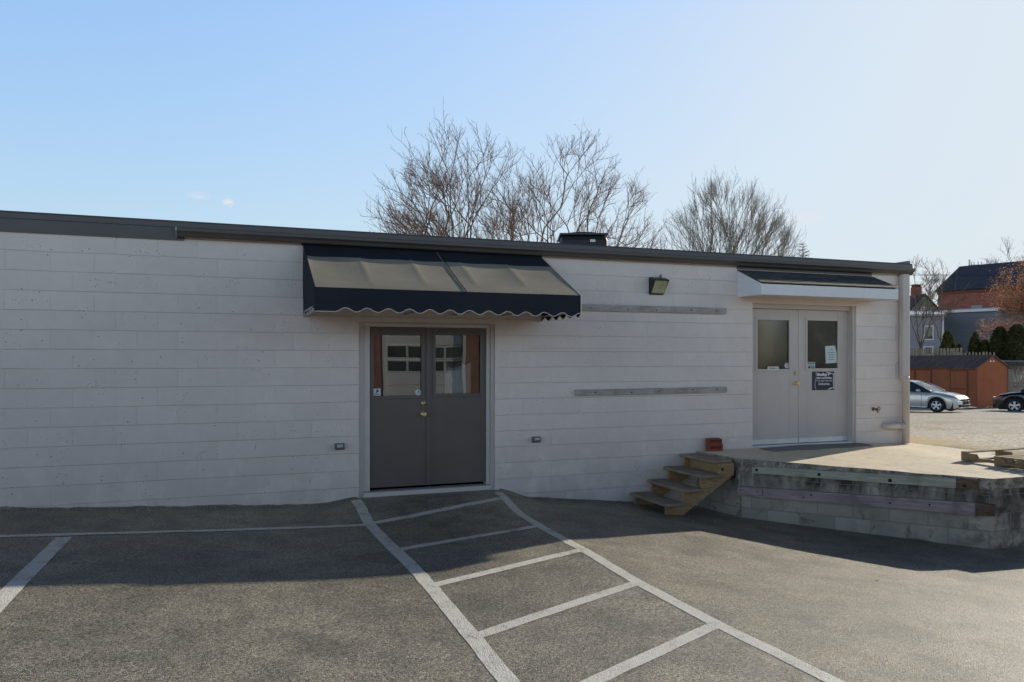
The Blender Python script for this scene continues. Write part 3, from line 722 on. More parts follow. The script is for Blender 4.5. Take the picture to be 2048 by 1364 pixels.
# ------------------------------------------------------------------ AWNING
ax0, ax1, zt, zf, pr, zv = .888, 3.875, 2.932, 2.338, 1.18, 2.092
aw = thing('awning', 'navy and tan striped canvas awning with scalloped edge over grey doors', 'awning', (2.38, 0, 2.09))
NU, NV = 90, 28
def surf(u, v):                               # u along the wall, v from wall to front
    x = lerp(ax0, ax1, u); y = -pr * v; z = lerp(zt, zf, v)
    k = u * 5; f = abs(k - round(k)) if .5 < k < 4.5 else min(abs(k - round(k)), .5)
    sag = .022 * (1 - (1 - min(1, f / .5)) ** 2.2) if 0 else .013 * math.sin(math.pi * (k % 1)) ** .5
    z -= sag * math.sin(math.pi * min(1, v * 1.08 + .02)) ** .6 * (1 if v < .97 else .4)
    return Vector((x, y - .003, z))
def bandv(u): return .275 + .010 * math.sin(u * 5 * math.pi * 2 + .6)
mb = MB(); rows = []
for i in range(NU + 1):
    u = i / NU; bv = bandv(u); rows.append([surf(u, bv * j / 6) for j in range(7)])
mb.grid(rows); mb.build('top_band', M['navy'], aw, True)
mb = MB(); rows = []
for i in range(NU + 1):
    u = i / NU; bv = bandv(u); rows.append([surf(u, lerp(bv, 1, j / NV)) for j in range(NV + 1)])
mb.grid(rows); mb.build('canopy', M['tancanvas'], aw, True)
for du in (-.004, .004):
    mb = MB(); mb.tube([surf(.535 + du, v / 20) + Vector((0, 0, .004)) for v in range(21)], .0035, 5); mb.build('seam', M['navy'] if du > 0 else M['tancanvas'], aw)
def scallop(t, per=.222, amp=.042, start=.18):  # height of the hem above the lowest line
    return amp * (.5 - .5 * math.cos(2 * math.pi * (t - start) / per)) if t > start else 0
def valance(name, p0, p1, ztop, start, n):
    L = (p1 - p0).length; mb = MB(); mb2 = MB(); hem = []; rows = []; nrm = (p1 - p0).cross(Vector((0, 0, 1))).normalized()
    for i in range(n + 1):
        t = L * i / n; p = p0.lerp(p1, i / n); zl = zv + scallop(t, start=start)
        zt_ = ztop(i / n); row = []
        for j in range(7):
            z = lerp(zt_, zl, j / 6); wv = .008 * math.sin(t * 3.3 + j * .5) * (j / 6) + .012 * math.exp(-((t - .35) / .3) ** 2) * math.sin(j * .9)
            row.append(Vector((p.x, p.y, z)) + nrm * wv)
        rows.append(row); hem.append(row[-1] + Vector((0, 0, -.001)))
    mb.grid(rows); v = mb.build('valance', M['navy'], aw, True)
    mb2.tube(hem, .0055, 6); mb2.build('piping', M['cream'], v, True)
valance('front', Vector((ax0, -pr - .004, 0)), Vector((ax1, -pr - .004, 0)), lambda t: zf - .004, .20, 260)
for x in (ax0, ax1):
    valance('side', Vector((x, -.004, 0)), Vector((x, -pr + .003, 0)), lambda t: lerp(zt, zf, t) - .006, .0, 100)
for x in (ax0, ax1):
    mb = MB(); mb.tube([(x, -.004, zt), (x, -pr - .004, zf), (x, -pr - .006, zv)], .006, 6); mb.build('edge_piping', M['cream'] if x == ax1 else M['navy'], aw)
for k in range(6):
    x = lerp(ax0 + .012, ax1 - .012, k / 5); mb = MB()
    mb.tube([(x, -.012, zt - .03), (x, -pr + .015, zf - .03), (x, -pr + .015, zv + .06), (x, -.012, zv + .06)], .011, 6); mb.build('frame_bar', M['galv'], aw)
mb = MB(); mb.box(ax0 - .02, ax1 + .01, -.03, -.002, zt - .012, zt + .012); mb.build('head_rail', M['navy'], aw, bevel=.004)

# ------------------------------------------------------------------ CANOPY over tan doors
cx0, cx1, cp, cb, cf, ct = 6.937, 9.434, .513, 2.495, 2.660, 2.885
cn = thing('door_canopy', 'small white boxed canopy with dark shingles over the tan doors', 'canopy', (8.18, 0, 2.49))
mb = MB()
mb.ext([(cx0, -.002, cb), (cx0, -cp, cb), (cx0, -cp, cf - .012), (cx0, -.002, ct - .010)], (.02, 0, 0))
mb.build('side_panel', M['white'], cn, bevel=.002); mb = MB()
mb.ext([(cx1 - .02, -.002, cb), (cx1 - .02, -cp, cb), (cx1 - .02, -cp, cf - .012), (cx1 - .02, -.002, ct - .010)], (.02, 0, 0))
mb.build('side_panel', M['white'], cn, bevel=.002)
mb = MB(); mb.box(cx0 + .021, cx1 - .021, -cp, -cp + .02, cb, cf - .015); mb.build('fascia_board', M['white'], cn, bevel=.003)
mb = MB()
mb.box(cx0 + .021, cx1 - .021, -cp + .021, -.002, cb + .006, cb + .016)
mb.build('soffit', M['trim_light'], cn)
mb = MB()
for k in range(6):
    v0, v1 = k / 6, (k + 1) / 6 + .03; y0, y1 = -.002 - (cp + .02) * v0, -.002 - (cp + .02) * min(v1, 1.0)
    z0, z1 = lerp(ct, cf, v0) + .004, lerp(ct, cf, min(v1, 1)) + .012
    x = cx0 - .01; c = 0
    while x < cx1 + .01:
        ww = min(R.uniform(.14, .24), cx1 + .012 - x); e = R.uniform(-.006, .006)
        inset = 0
        xa, xb = x + .002, x + ww - .002
        mb.ext([(xa, y0, z0), (xa, y1 + e, z1), (xa, y1 + e, z1 - .011), (xa, y0, z0 - .008)], (xb - xa, 0, 0))
        x += ww
    if k == 4: mb.build('shingle_rows', M['shingle'], cn); mb = MB()
mb.build('shingle_edge_row', M['shingle_tan'], cn)
mb = MB(); mb.box(cx0 - .012, cx1 + .0, -.012, -.001, ct + .012, 2.942); mb.build('flashing', M['brown'], cn)

# ------------------------------------------------------------------ boards, lamp, boxes, faucet
def board(x0, x1, z0, z1, tilt, lab):
    mb = MB(); n = 40; y = -.038
    o = thing('wall_board', lab, 'board', (x0, 0, z0), group='weathered boards bolted to the wall')
    for i in range(n):
        pass
    pts = []
    for i in range(n + 1):
        x = lerp(x0, x1, i / n); e = .003 * noise.noise(Vector((x * 4, z0, 0))); dz = tilt * i / n
        pts.append((x, z0 + e + dz, z1 + .004 * noise.noise(Vector((x * 3, z1, 5))) + dz))
    rows = [[(x, -.002, a), (x, y, a), (x, y, b), (x, -.002, b), (x, -.002, a)] for x, a, b in pts]
    mb.grid(rows); mb.poly([rows[0][i] for i in range(4)]); mb.poly([rows[-1][i] for i in range(4)])
    mb.build('plank', M['wood_grey'], o)
    for f in (.12, .35, .53, .76, .93):
        xx = lerp(x0, x1, f); mb = MB(); mb.disc((xx, y - .0005, (z0 + z1) / 2 + R.uniform(-.015, .015) + tilt * f), (0, -1, 0), [(0, .010), (.003, .009), (.004, .001)], 10); mb.build('bolt', M['darkmetal'], o)
board(W(1152, 785, -.038).x, W(1454, 780, -.038).x, WZ(1150, 791.5, -.038), WZ(1150, 779.5, -.038), .008, 'weathered grey board on the wall, the lower one, left of tan doors')
board(4.28, W(1453, 622, -.038).x, WZ(1453, 628, -.038), WZ(1453, 616, -.038), .0, 'weathered grey board on the wall below the lamp, ending behind awning')

lp = W(1320, 570); lm = thing('wall_lamp', 'dark metal wall pack lamp with ribbed yellowish lens', 'lamp', (lp.x, 0, lp.z))
la, lb = W(1301, 588, -.05), W(1333, 551, -.02)
lx0, lx1 = la.x, W(1338, 570, -.16).x; lz0, lz1 = W(1303, 587.5, -.06).z, W(1305, 554.5, -.03).z
mb = MB()
mb.ext([(lx0, -.002, lz0), (lx0, -.035, lz0), (lx0, -.165, lz1 - .055), (lx0, -.168, lz1 - .040), (lx0, -.04, lz1), (lx0, -.002, lz1)], (.008, 0, 0))
mb.ext([(lx1 - .008, -.002, lz0), (lx1 - .008, -.035, lz0), (lx1 - .008, -.165, lz1 - .055), (lx1 - .008, -.168, lz1 - .040), (lx1 - .008, -.04, lz1), (lx1 - .008, -.002, lz1)], (.008, 0, 0))
mb.ext([(lx0 + .008, -.002, lz1), (lx0 + .008, -.04, lz1), (lx0 + .008, -.168, lz1 - .040), (lx0 + .008, -.165, lz1 - .055), (lx0 + .008, -.045, lz1 - .02), (lx0 + .008, -.002, lz1 - .02)], (lx1 - lx0 - .016, 0, 0))
mb.box(lx0 + .008, lx1 - .008, -.035, -.002, lz0 - .006, lz0 + .006)
mb.build('housing', M['darkmetal'], lm, bevel=.003)
mb = MB(); mb.ext([(lx0 + .012, -.036, lz0 + .008), (lx0 + .012, -.075, lz0 + .010), (lx0 + .012, -.155, lz1 - .058), (lx0 + .012, -.036, lz1 - .03)], (lx1 - lx0 - .024, 0, 0)); mb.build('lens', M['lens'], lm, bevel=.004)
mb = MB(); pc = W(1321, 554, -.07); mb.disc((pc.x, -.075, lz1 - .018), (0, 0, 1), [(0, .020), (.03, .019), (.034, .023), (.042, .023), (.055, .014), (.06, .002)], 16); mb.build('photocell', M['galv'], lm, True)

def wbox(px, py, lab):
    p = W(px, py); o = thing('wall_fixture', lab, 'wall light', (p.x, 0, p.z), group='small grey fixtures low on the wall')
    mb = MB(); mb.box(p.x - .058, p.x + .058, -.012, -.001, p.z - .040, p.z + .040); mb.build('back_plate', M['steelbox'], o, bevel=.004)
    mb = MB(); mb.ext([(p.x - .05, -.0125, p.z - .036), (p.x - .05, -.040, p.z - .036), (p.x - .05, -.060, p.z + .008), (p.x - .05, -.060, p.z + .036), (p.x - .05, -.0125, p.z + .036)], (.1, 0, 0)); mb.build('hood', M['steelbox'], o, bevel=.005)
    mb = MB(); mb.box(p.x - .036, p.x + .030, -.0635, -.0605, p.z - .004, p.z + .026); mb.build('lens', M['sticker'], o, bevel=.001)
    for k in range(3):
        mb = MB(); mb.box(p.x - .034, p.x + .028, -.0650, -.0640, p.z + .001 + k * .008, p.z + .003 + k * .008); mb.build('louvre', M['darkmetal'], o)
wbox(679, 893, 'small grey wall fixture low on the wall left of the grey doors')
wbox(1071.5, 879, 'small grey wall fixture low on the wall right of the grey doors')
p = W(1746, 818); o = thing('hose_faucet', 'tarnished brass hose faucet on the wall right of tan doors', 'faucet', (p.x, 0, p.z))
mb = MB(); mb.disc((p.x, -.001, p.z), (0, -1, 0), [(0, .03), (.008, .028), (.01, .014), (.045, .014), (.05, .018), (.07, .016), (.075, .004)], 14); mb.tube([(p.x, -.055, p.z), (p.x + .01, -.075, p.z - .02), (p.x + .012, -.085, p.z - .05)], .013, 10); mb.build('spout', M['bronze'], o, True)
mb = MB(); mb.tube([(p.x, -.05, p.z), (p.x + .035, -.07, p.z + .012)], .006, 8)
for k in range(12):
    a0, a1 = 2 * math.pi * k / 12, 2 * math.pi * (k + 1) / 12
    mb.tube([(p.x + .045, -.07 + .024 * math.cos(a0), p.z + .012 + .024 * math.sin(a0)), (p.x + .045, -.07 + .024 * math.cos(a1), p.z + .012 + .024 * math.sin(a1))], .006, 6)
mb.build('handle', M['bronze'], o, True)

# ------------------------------------------------------------------ PLATFORM
P0 = Vector((6.24, 0, 0)); PL = [(6.24, -.012), (6.36, -.78), (8.12, -3.01), (10.95, -3.03), (10.25, -.012)]
def slabz(x, y): return .318 - .045 * sstep(8.9, 10.2, x) * (1 + .0 * y) + .020 * max(y, -3)
plat = thing('loading_platform', 'weathered concrete block loading platform with slab top by tan doors', 'platform', (8, -1.5, -.5))
def polyblock(mb, pts, z0, topf, inset=0.0, nsub=14):
    c = sum((Vector((x, y, 0)) for x, y in pts), Vector()) / len(pts)
    P = []
    for (xa, ya), (xb, yb) in zip(pts, pts[1:] + pts[:1]):
        n = max(1, int(math.hypot(xb - xa, yb - ya) / .12))
        for i in range(n): P.append((lerp(xa, xb, i / n), lerp(ya, yb, i / n)))
    Q = []
    for x, y in P:
        d = (c - Vector((x, y, 0))).normalized() * inset
        Q.append((x + d.x, y + d.y))
    rings = [[mb.b.verts.new((x, y, z0)) for x, y in Q]]
    for f in (0, .5, 1):
        if f == 0: continue
        rings.append([mb.b.verts.new((x, y, lerp(z0, topf(x, y), f))) for x, y in Q])
    for k in range(1, 8):
        s = 1 - k / 8
        rings.append([mb.b.verts.new((c.x + (x - c.x) * s, c.y + (y - c.y) * s, topf(c.x + (x - c.x) * s, c.y + (y - c.y) * s))) for x, y in Q])
    n = len(Q)
    for a, b in zip(rings, rings[1:]):
        for i in range(n): mb.b.faces.new((a[i], a[(i+1) % n], b[(i+1) % n], b[i]))
    cv = mb.b.verts.new((c.x, c.y, topf(c.x, c.y)))
    for i in range(n): mb.b.faces.new((rings[-1][i], rings[-1][(i+1) % n], cv))
mb = MB(); polyblock(mb, PL, .135, slabz)
for v in mb.b.verts:                                   # chipped rim
    if v.co.y < -.2 and v.co.z > .2 and (v.co - Vector((8.3, -1.4, v.co.z))).length > 1.0:
        v.co.z -= .010 * max(0, noise.noise(v.co * 3.2))
mb.build('slab', M['concrete'], plat)
mb = MB(); polyblock(mb, PL, -.80, lambda x, y: .133, .012); blk = mb.build('block_wall', M['oldblock'], plat)
# mortar smear on the front left corner
mb = MB(); c = Vector((6.36, -.78, 0))
rows = []
for i in range(15):
    z = lerp(-.52, .13, i / 14); w1 = .03 + .012 * noise.noise(Vector((z * 9, 1, 0))); w2 = .035 + .015 * noise.noise(Vector((z * 9, 4, 0)))
    rows.append([(6.36 - .012 + .1534 * w1 * -1 + .0, -.78 + w1, z), (6.352, -.790, z), (6.36 + .619 * w2 - .004, -.78 - .785 * w2 - .004, z)])
mb.grid(rows); mb.build('mortar_smear', M['concrete'], plat)
# retaining wall carrying on to the right
mb = MB(); mb.box(10.96, 34, -3.02, -2.82, -1.0, .20); ret = mb.build('retaining_wall', M['oldblock'])
tag(ret, 'low weathered block retaining wall continuing right of the platform', 'wall')
# slanted face helper
U = (Vector((8.12, -3.01, 0)) - Vector((6.36, -.78, 0))); LU = U.length; U.normalize(); NR = Vector((U.y, -U.x, 0))
if NR.dot(Vector((0, -1, 0))) < 0: NR = -NR
def face_pt(px, py, off=0.0):
    d = ray(px, py); q = Vector((6.36, -.78, 0)) + NR * off; o_ = Vector((0, CAMY, CAMZ))
    t = (q - o_).dot(NR) / d.dot(NR); p = o_ + d * t
    return (p - q).dot(U), p.z
def fmat(): return Matrix.Translation(Vector((6.36, -.78, 0))) @ Matrix((( U.x, -NR.x, 0, 0), (U.y, -NR.y, 0, 0), (0, 0, 1, 0), (0, 0, 0, 1)))
FM = fmat()
def face_board(name, s0, s1, za0, za1, zb0, zb1, th, mat, n=30, rag=.004, par=None):
    mb = MB(); rows = []
    for i in range(n + 1):
        t = i / n; s = lerp(s0, s1, t); a = lerp(za0, zb0, t) + rag * noise.noise(Vector((s * 5, 1, 0))); b = lerp(za1, zb1, t) + rag * noise.noise(Vector((s * 5, 7, 0)))
        rows.append([FM @ Vector(p) for p in ((s, -.001, a), (s, -th, a), (s, -th, b), (s, -.001, b), (s, -.001, a))])
    mb.grid(rows); mb.poly([rows[0][i] for i in range(4)]); mb.poly([rows[-1][i] for i in range(4)])
    me = mb.build(name, M[mat], None)
    me.data.transform(FM.inverted()); me.parent = par or plat
    me.matrix_parent_inverse = Matrix.Translation(-plat.location); me.matrix_local = Matrix.Translation(-plat.location) @ FM if False else me.matrix_local
    me.matrix_basis = FM
    return me
s0, za1 = face_pt(1505, 934, .045); _, za0 = face_pt(1505, 946, .045)
s1, zb1 = face_pt(1912, 957, .045); _, zb0 = face_pt(1912, 977, .045)
face_board('timber_bumper', s0, s1, za0, za1 + .01, zb0 + .004, zb1 + .004, .06, 'wood_green')
s2, zc1 = face_pt(1956, 958, .045); _, zc0 = face_pt(1956, 979, .045)
rt = face_board('rotten_timber_end', s1 + .004, s2, zb0 + .004, zb1 + .0, zc0 - .002, zc1, .058, 'wood_rot', 12, .012)
def hole(px, py, off, r):
    s, z = face_pt(px, py, off); mb = MB(); mb.disc(FM @ Vector((s, -off - .0005, z)), NR, [(0, r), (.002, r * .95), (.0025, r * .3)], 14); mb.build('bolt_hole', M['black'], plat)
for q in ((1513, 940, .0605, .019), (1638, 949, .0605, .021), (1780, 961, .0605, .022), (1929, 971.5, .0605, .021)): hole(*q)
t0, wa1 = face_pt(1474, 972, .045); _, wa0 = face_pt(1474, 990, .045)
t1, wb1 = face_pt(1950, 1006, .045); _, wb0 = face_pt(1950, 1031, .045)
face_board('lower_plank', t0, t1, wa0 - .004, wa1, wb0, wb1, .045, 'wood_purple')
t2, wc1 = face_pt(1990, 1010, .045); _, wc0 = face_pt(1990, 1033, .045)
face_board('rotten_plank_end', t1 + .003, t2, wb0, wb1, wc0, wc1, .043, 'wood_rot', 12, .014)
q0, va1 = face_pt(1475, 973, .062); _, va0 = face_pt(1475, 988, .062); q1, _ = face_pt(1524, 978, .062)
face_board('short_plank', q0, q1, va0, va1, va0 - .0, va1 - .0, .062, 'wood_purple', 6)
for q in ((1481.5, 980.5, .0625, .008), (1514, 982, .0625, .008), (1622, 990, .046, .012), (1780, 1006, .046, .012), (1859, 1009.5, .046, .011), (1607, 995, .046, .009)): hole(*q)
# dry weeds at the foot of the face
mb = MB()
for i in range(150):
    s, z = face_pt(1838 + R.gauss(0, 13), 1086, .03); p = FM @ Vector((s, -R.uniform(.01, .07), 0)); p.z = lot(p.x, p.y) + .004
    d = Vector((R.gauss(0, .6), R.gauss(0, .6), R.uniform(.15, .8))).normalized() * R.uniform(.03, .075); q = Vector((.0022, .001, 0))
    mb.poly([p - q, p + q, p + d])
tag(mb.build('dry_weeds', M['straw'], recalc=False), 'tuft of dry weeds at foot of the platform wall', 'weeds', kind='stuff')
mb = MB()
for i in range(900):
    a = R.random(); bx = lerp(10.22, 11.0, a ** .9) + R.uniform(0, .35); by = lerp(.3, -2.4, a); p = Vector((bx, by + R.gauss(0, .15), 0)); p.z = yard(p.x, p.y) - .01
    if p.x < 10.32: p.x = 10.33 + R.uniform(0, .2)
    d = Vector((R.gauss(0, .5), R.gauss(0, .5), 1)).normalized() * R.uniform(.03, .09); q = Vector((.003, .002, 0))
    mb.poly([p - q, p + q, p + d])
tag(mb.build('grass_fringe', M['straw'], recalc=False), 'fringe of short straw coloured grass along the slab edge', 'grass', kind='stuff')

# doormat
mp = [G(*q, f=lambda x, y: slabz(x, y) + .012) for q in ((1519, 896.5), (1547, 901.5), (1640, 897), (1746, 890.5), (1722, 885.5), (1600, 890))]
mb = MB(); mb.ext([(q.x, min(q.y, -.02), slabz(q.x, q.y) + .003) for q in mp], (0, 0, .011)); tag(mb.build('doormat', M['mat'], bevel=.003), 'thin grey rubber doormat on the slab before the tan doors', 'doormat')

# ------------------------------------------------------------------ STEPS
st = thing('wooden_steps', 'four tread wooden steps leading up to the block platform', 'steps', (5.7, -.45, -.4))
treads = [(5.165, -.200), (5.435, -.038), (5.700, .126), (5.955, .290)]
for i, (x, z) in enumerate(treads):
    mb = MB(); L = -.935 if i < 3 else -.80
    w = .285 if i < 3 else .29
    vs = [(x, -.015), (x, L + .05), (x + .0, L + .03), (x + .05, L), (x + w, L), (x + w, -.015)]
    mb.ext([(a, b, z - .036) for a, b in vs], (0, 0, .036)); mb.build('tread', M['wood_tread'], st, bevel=.005)
for yy in (-.83, -.07):
    mb = MB(); t = .038
    pts = [(5.255, -.40 if yy < -.5 else -.36)]
    pts = [(5.20, -.385), (5.20, -.237), (5.455, -.237), (5.455, -.075), (5.72, -.075), (5.72, .089), (5.975, .089), (5.975, .252), (6.225, .252), (6.225, .10), (5.40, -.405), (5.33, -.42)]
    mb.ext([(a + .03, yy, b) for a, b in pts], (0, t, 0)); mb.build('stringer', M['wood_new'], st, bevel=.002)
mb = MB(); mb.box(6.10, 6.235, -.775, -.05, .06, .252); mb.build('header_board', M['wood_new'], st, bevel=.003)
mb = MB(); mb.disc((6.075, -.832, .175), (0, -1, 0), [(0, .021), (.003, .019), (.004, .001)], 12); mb.build('knot', M['black'], st)

# bricks
def brick(px, py, lab, cut=False, yy=-.10, rz=0.0):
    p = W(px, py, yy); o = thing('brick', lab, 'brick', (p.x, yy, p.z), rz, 'loose cored bricks by the tan doors')
    L, H, D = .245, .092, .06
    # core face towards the lot: slots cut between bars
    mb = MB(); nS = 7; x = 0; margin = .035; sw = .016; gap = (L - 2 * margin - nS * sw) / (nS - 1)
    top = L - (.035 if cut else 0)
    if cut: mb.ext([(0, 0, .068), (L, 0, .068), (L - .045, 0, H), (0, 0, H)], (0, D, 0))
    else: mb.box(0, L, 0, D, .068, H)
    mb.box(0, L, 0, D, 0, .026); mb.box(0, margin, 0, D, .026, .068); mb.box(L - margin, L, 0, D, .026, .068)
    for k in range(nS - 1): xx = margin + sw + k * (sw + gap); mb.box(xx, xx + gap, 0, D, .026, .068)
    b = mb.build('clay_body', M['brick'], None); b.parent = o
    mb = MB(); mb.box(.02, L - .02, D * .55, D * .6, .02, .07); c = mb.build('core_shadow', M['black'], None); c.parent = o
p0 = W(1416.5, 903, -.11); zs = slabz(p0.x, -.11)
brick(1416.5, 903, 'red cored brick lying on the slab under another brick', yy=-.115)
b2 = [o for o in COL.objects if o.name.startswith('brick') and o.type == 'EMPTY'][-1]; b2.location.z = zs + .002
brick(1417.5, 890, 'chipped red cored brick resting on top of another brick', True, yy=-.105)
b3 = [o for o in COL.objects if o.name.startswith('brick') and o.type == 'EMPTY'][-1]; b3.location = (b2.location.x + .006, -.105, zs + .0945); b3.scale = (.96, 1, .92)

# pallets
def pallet(px, py, rz, L, Wd, lab, ndeck, zoff=0.0):
    f = lambda x, y: slabz(x, y)
    p = G(px, py, f=f); o = thing('wooden_pallet', lab, 'pallet', (p.x, p.y, slabz(p.x, p.y) + .002 + zoff), rz, 'pallets on the loading platform')
    for yy in (0, Wd / 2 - .019, Wd - .038):
        mb = MB(); a, b = .24, .40; h0, h1 = .018, .105
        pr_ = [(0, h0), (0, h1), (L, h1), (L, h0), (L * .82, h0), (L * .82 - .03, h0 + 0)]
        pts = [(0, h0), (L, h0), (L, h1), (L * .86, h1), (L * .84, .055), (L * .60, .055), (L * .58, h1), (L * .42, h1), (L * .40, .055), (L * .20, .055), (L * .17, h1), (0, h1)]
        mb.ext([(q[0], yy, q[1]) for q in pts], (0, .038, 0)); m_ = mb.build('stringer', M['wood_pallet'], None, bevel=.003); m_.parent = o
    for k in range(ndeck):
        w = .085; x = k * (L - w) / max(1, ndeck - 1); mb = MB(); mb.box(x, x + w, -.004, Wd + .004, h1 + .001, h1 + .017); m_ = mb.build('deck_board', M['wood_pallet'], None, bevel=.003); m_.parent = o
    for k in range(3):
        x = k * (L - .09) / 2; mb = MB(); mb.box(x, x + .09, 0, Wd, .001, .017); m_ = mb.build('bottom_board', M['wood_pallet'], None, bevel=.002); m_.parent = o
pallet(1922, 921.5, rad(-88), 1.15, 1.35, 'wooden pallet with few deck boards, the left one on the platform', 2)
pallet(1988, 932.0, rad(-89), .74, 1.15, 'wooden pallet with closely set deck boards, right one on platform', 7)

# ------------------------------------------------------------------ AC UNIT on the roof
p = at(1164, 480, 13.6); w = 94 / FPX * 13.6 / 2
ac = thing('air_conditioner', 'dark boxy air conditioner condenser standing on the roof', 'air conditioner', (p.x, p.y, 3.12))
zt_ = at(1164, 471.5, 13.6).z
zc = 3.125
mb = MB(); mb.box(-w, w, -w, w, 0, zt_ - zc - .05); a_ = mb.build('casing', M['darkmetal'], None, bevel=.09); a_.parent = ac; a_.location = (0, 0, .005); ac.rotation_euler = (0, 0, -TH)
mb = MB(); mb.box(-w - .006, w + .006, -w - .006, w + .006, 0, .035); a_ = mb.build('top_cover', M['brown'], None, bevel=.05); a_.parent = ac; a_.location = (0, 0, zt_ - zc - .045)
for k in range(22):
    mb = MB(); x = lerp(-w + .06, w - .06, k / 21); mb.box(x, x + .012, -w - .008, -w - .001, .05, zt_ - zc - .12); a_ = mb.build('grille_bar', M['blackplastic'], None); a_.parent = ac
mb = MB(); mb.box(.10, .19, -w - .016, -w - .009, zt_ - zc - .17, zt_ - zc - .125); a_ = mb.build('badge', M['sticker'], None); a_.parent = ac
mb = MB(); mb.disc((0, 0, zt_ - zc - .008), (0, 0, 1), [(0, w * .8), (.03, w * .78), (.035, w * .3), (.04, .01)], 24); a_ = mb.build('fan_guard', M['blackplastic'], None, True); a_.parent = ac

# ------------------------------------------------------------------ TREES
def colonize(seeds, attract, di, dk, D, iters, rng, trop=(0, 0, .0)):
    nodes = [Vector(s[0]) for s in seeds]; par = [s[1] for s in seeds]; att = [Vector(a) for a in attract]
    for it in range(iters):
        kd = KDTree(len(nodes))
        for i, p in enumerate(nodes): kd.insert(p, i)
        kd.balance(); acc = {}; keep = []
        for a in att:
            co, i, d = kd.find(a)
            if d < dk: continue
            keep.append(a)
            if d < di: acc.setdefault(i, Vector((0, 0, 0))); acc[i] += (a - co).normalized()
        att = keep
        if not acc: break
        n0 = len(nodes)
        for i, v in acc.items():
            if v.length < 1e-4: continue
            v = (v.normalized() + Vector(trop) + Vector((rng.gauss(0, .12), rng.gauss(0, .12), rng.gauss(0, .12)))).normalized()
            q = nodes[i] + v * D
            if kd.find(q)[2] < D * .62: continue
            nodes.append(q); par.append(i)
        if len(nodes) == n0: break
    return nodes, par
def tree_mesh(nodes, par, rt, expo, rmax=None, sides=4):
    n = len(nodes); ch = [[] for _ in range(n)]
    for i, p in enumerate(par):
        if p is not None: ch[p].append(i)
    r = [0.0] * n
    for i in range(n - 1, -1, -1):
        r[i] = rt if not ch[i] else sum(r[c] ** expo for c in ch[i]) ** (1 / expo)
    if rmax:
        k = r[0]
        if k > rmax: r = [rt + (x - rt) * (rmax - rt) / (k - rt) for x in r]
    thick, thin = MB(), MB(); depth = []
    for i in range(n):
        start = par[i] is None or (len(ch[par[i]]) > 1 and max(ch[par[i]], key=lambda c: r[c]) != i) 
        if not start: continue
        path = ([nodes[par[i]]] if par[i] is not None else []) + [nodes[i]]; rs = ([r[i]] if par[i] is not None else []) + [r[i]]; j = i
        while ch[j]:
            j = max(ch[j], key=lambda c: r[c]); path.append(nodes[j]); rs.append(r[j])
        if len(path) < 2: continue
        big = max(rs) > rt * 2.6
        rs[-1] = rt * .5
        (thick if big else thin).tube(path, rs, sides + (2 if big else 0) if big else 3, cap=False)
    tips = [(i, nodes[i]) for i in range(n) if not ch[i]]
    return thick, thin, nodes, par, ch, r
def add_twigs(thin, nodes, par, ch, r, rt, rng, num, ln, spread=.6, up=.25):
    idx = [i for i in range(len(nodes)) if par[i] is not None and r[i] < rt * 2.4]
    rng.shuffle(idx); res = []
    for i in idx[:num]:
        d = (nodes[i] - nodes[par[i]]).normalized()
        d = (d + Vector((rng.gauss(0, spread), rng.gauss(0, spread), rng.gauss(up, spread * .7)))).normalized()
        L = rng.uniform(.5, 1) * ln; m = nodes[i] + d * L * .5 + Vector((rng.gauss(0, .04 * L), rng.gauss(0, .04 * L), .03 * L)); e = nodes[i] + d * L + Vector((0, 0, .08 * L))
        thin.tube([nodes[i], m, e], [rt * .8, rt * .6, rt * .35], 3, cap=False); res.append(e)
        for f in (.35, .65, .85):
            if rng.random() < .75:
                b_ = nodes[i].lerp(e, f); dd = (d + Vector((rng.gauss(0, .5), rng.gauss(0, .5), rng.gauss(.15, .4)))).normalized() * L * rng.uniform(.25, .6)
                thin.tube([b_, b_ + dd], [rt * .55, rt * .3], 3, cap=False)
    return res
def chain(seeds, pts, parent, step=.35):
    idx = parent
    for a, b in zip(pts, pts[1:]):
        n = max(1, int((Vector(b) - Vector(a)).length / step))
        for k in range(1, n + 1):
            seeds.append((Vector(a).lerp(Vector(b), k / n) + Vector((R.gauss(0, .03), R.gauss(0, .03), 0)), idx)); idx = len(seeds) - 1
    return idx
def fork_grow(nodes, par, idx, d, sl, dep, rng, inside, spread, up, org):
    p = nodes[idx]
    for k in range(3):
        out = (p - org); out.z *= .3; out = out.normalized() if out.length > .1 else Vector((0, 0, 1))
        d = (d + Vector((rng.gauss(0, .07), rng.gauss(0, .07), rng.gauss(0, .05) + up * .06)) + out * .06).normalized()
        p = p + d * sl / 3; nodes.append(p.copy()); par.append(idx); idx = len(nodes) - 1
    e = inside(p)
    if dep <= 0 or sl < .10: return
    if e > 1.0:
        if e > 1.02 or dep < 6: return
        dep -= 3
    ax = d.orthogonal().normalized(); ax.rotate(Matrix.Rotation(rng.uniform(0, 6.283), 3, d))
    a1 = rad(rng.uniform(7, 17)) * spread; a2 = -rad(rng.uniform(24, 42)) * spread
    for a, l in ((a1, rng.uniform(.84, .95)), (a2, rng.uniform(.66, .86))):
        q = d.copy(); q.rotate(Matrix.Rotation(a, 3, ax))
        fork_grow(nodes, par, idx, q, sl * l, dep - 1, rng, inside, spread, up, org)
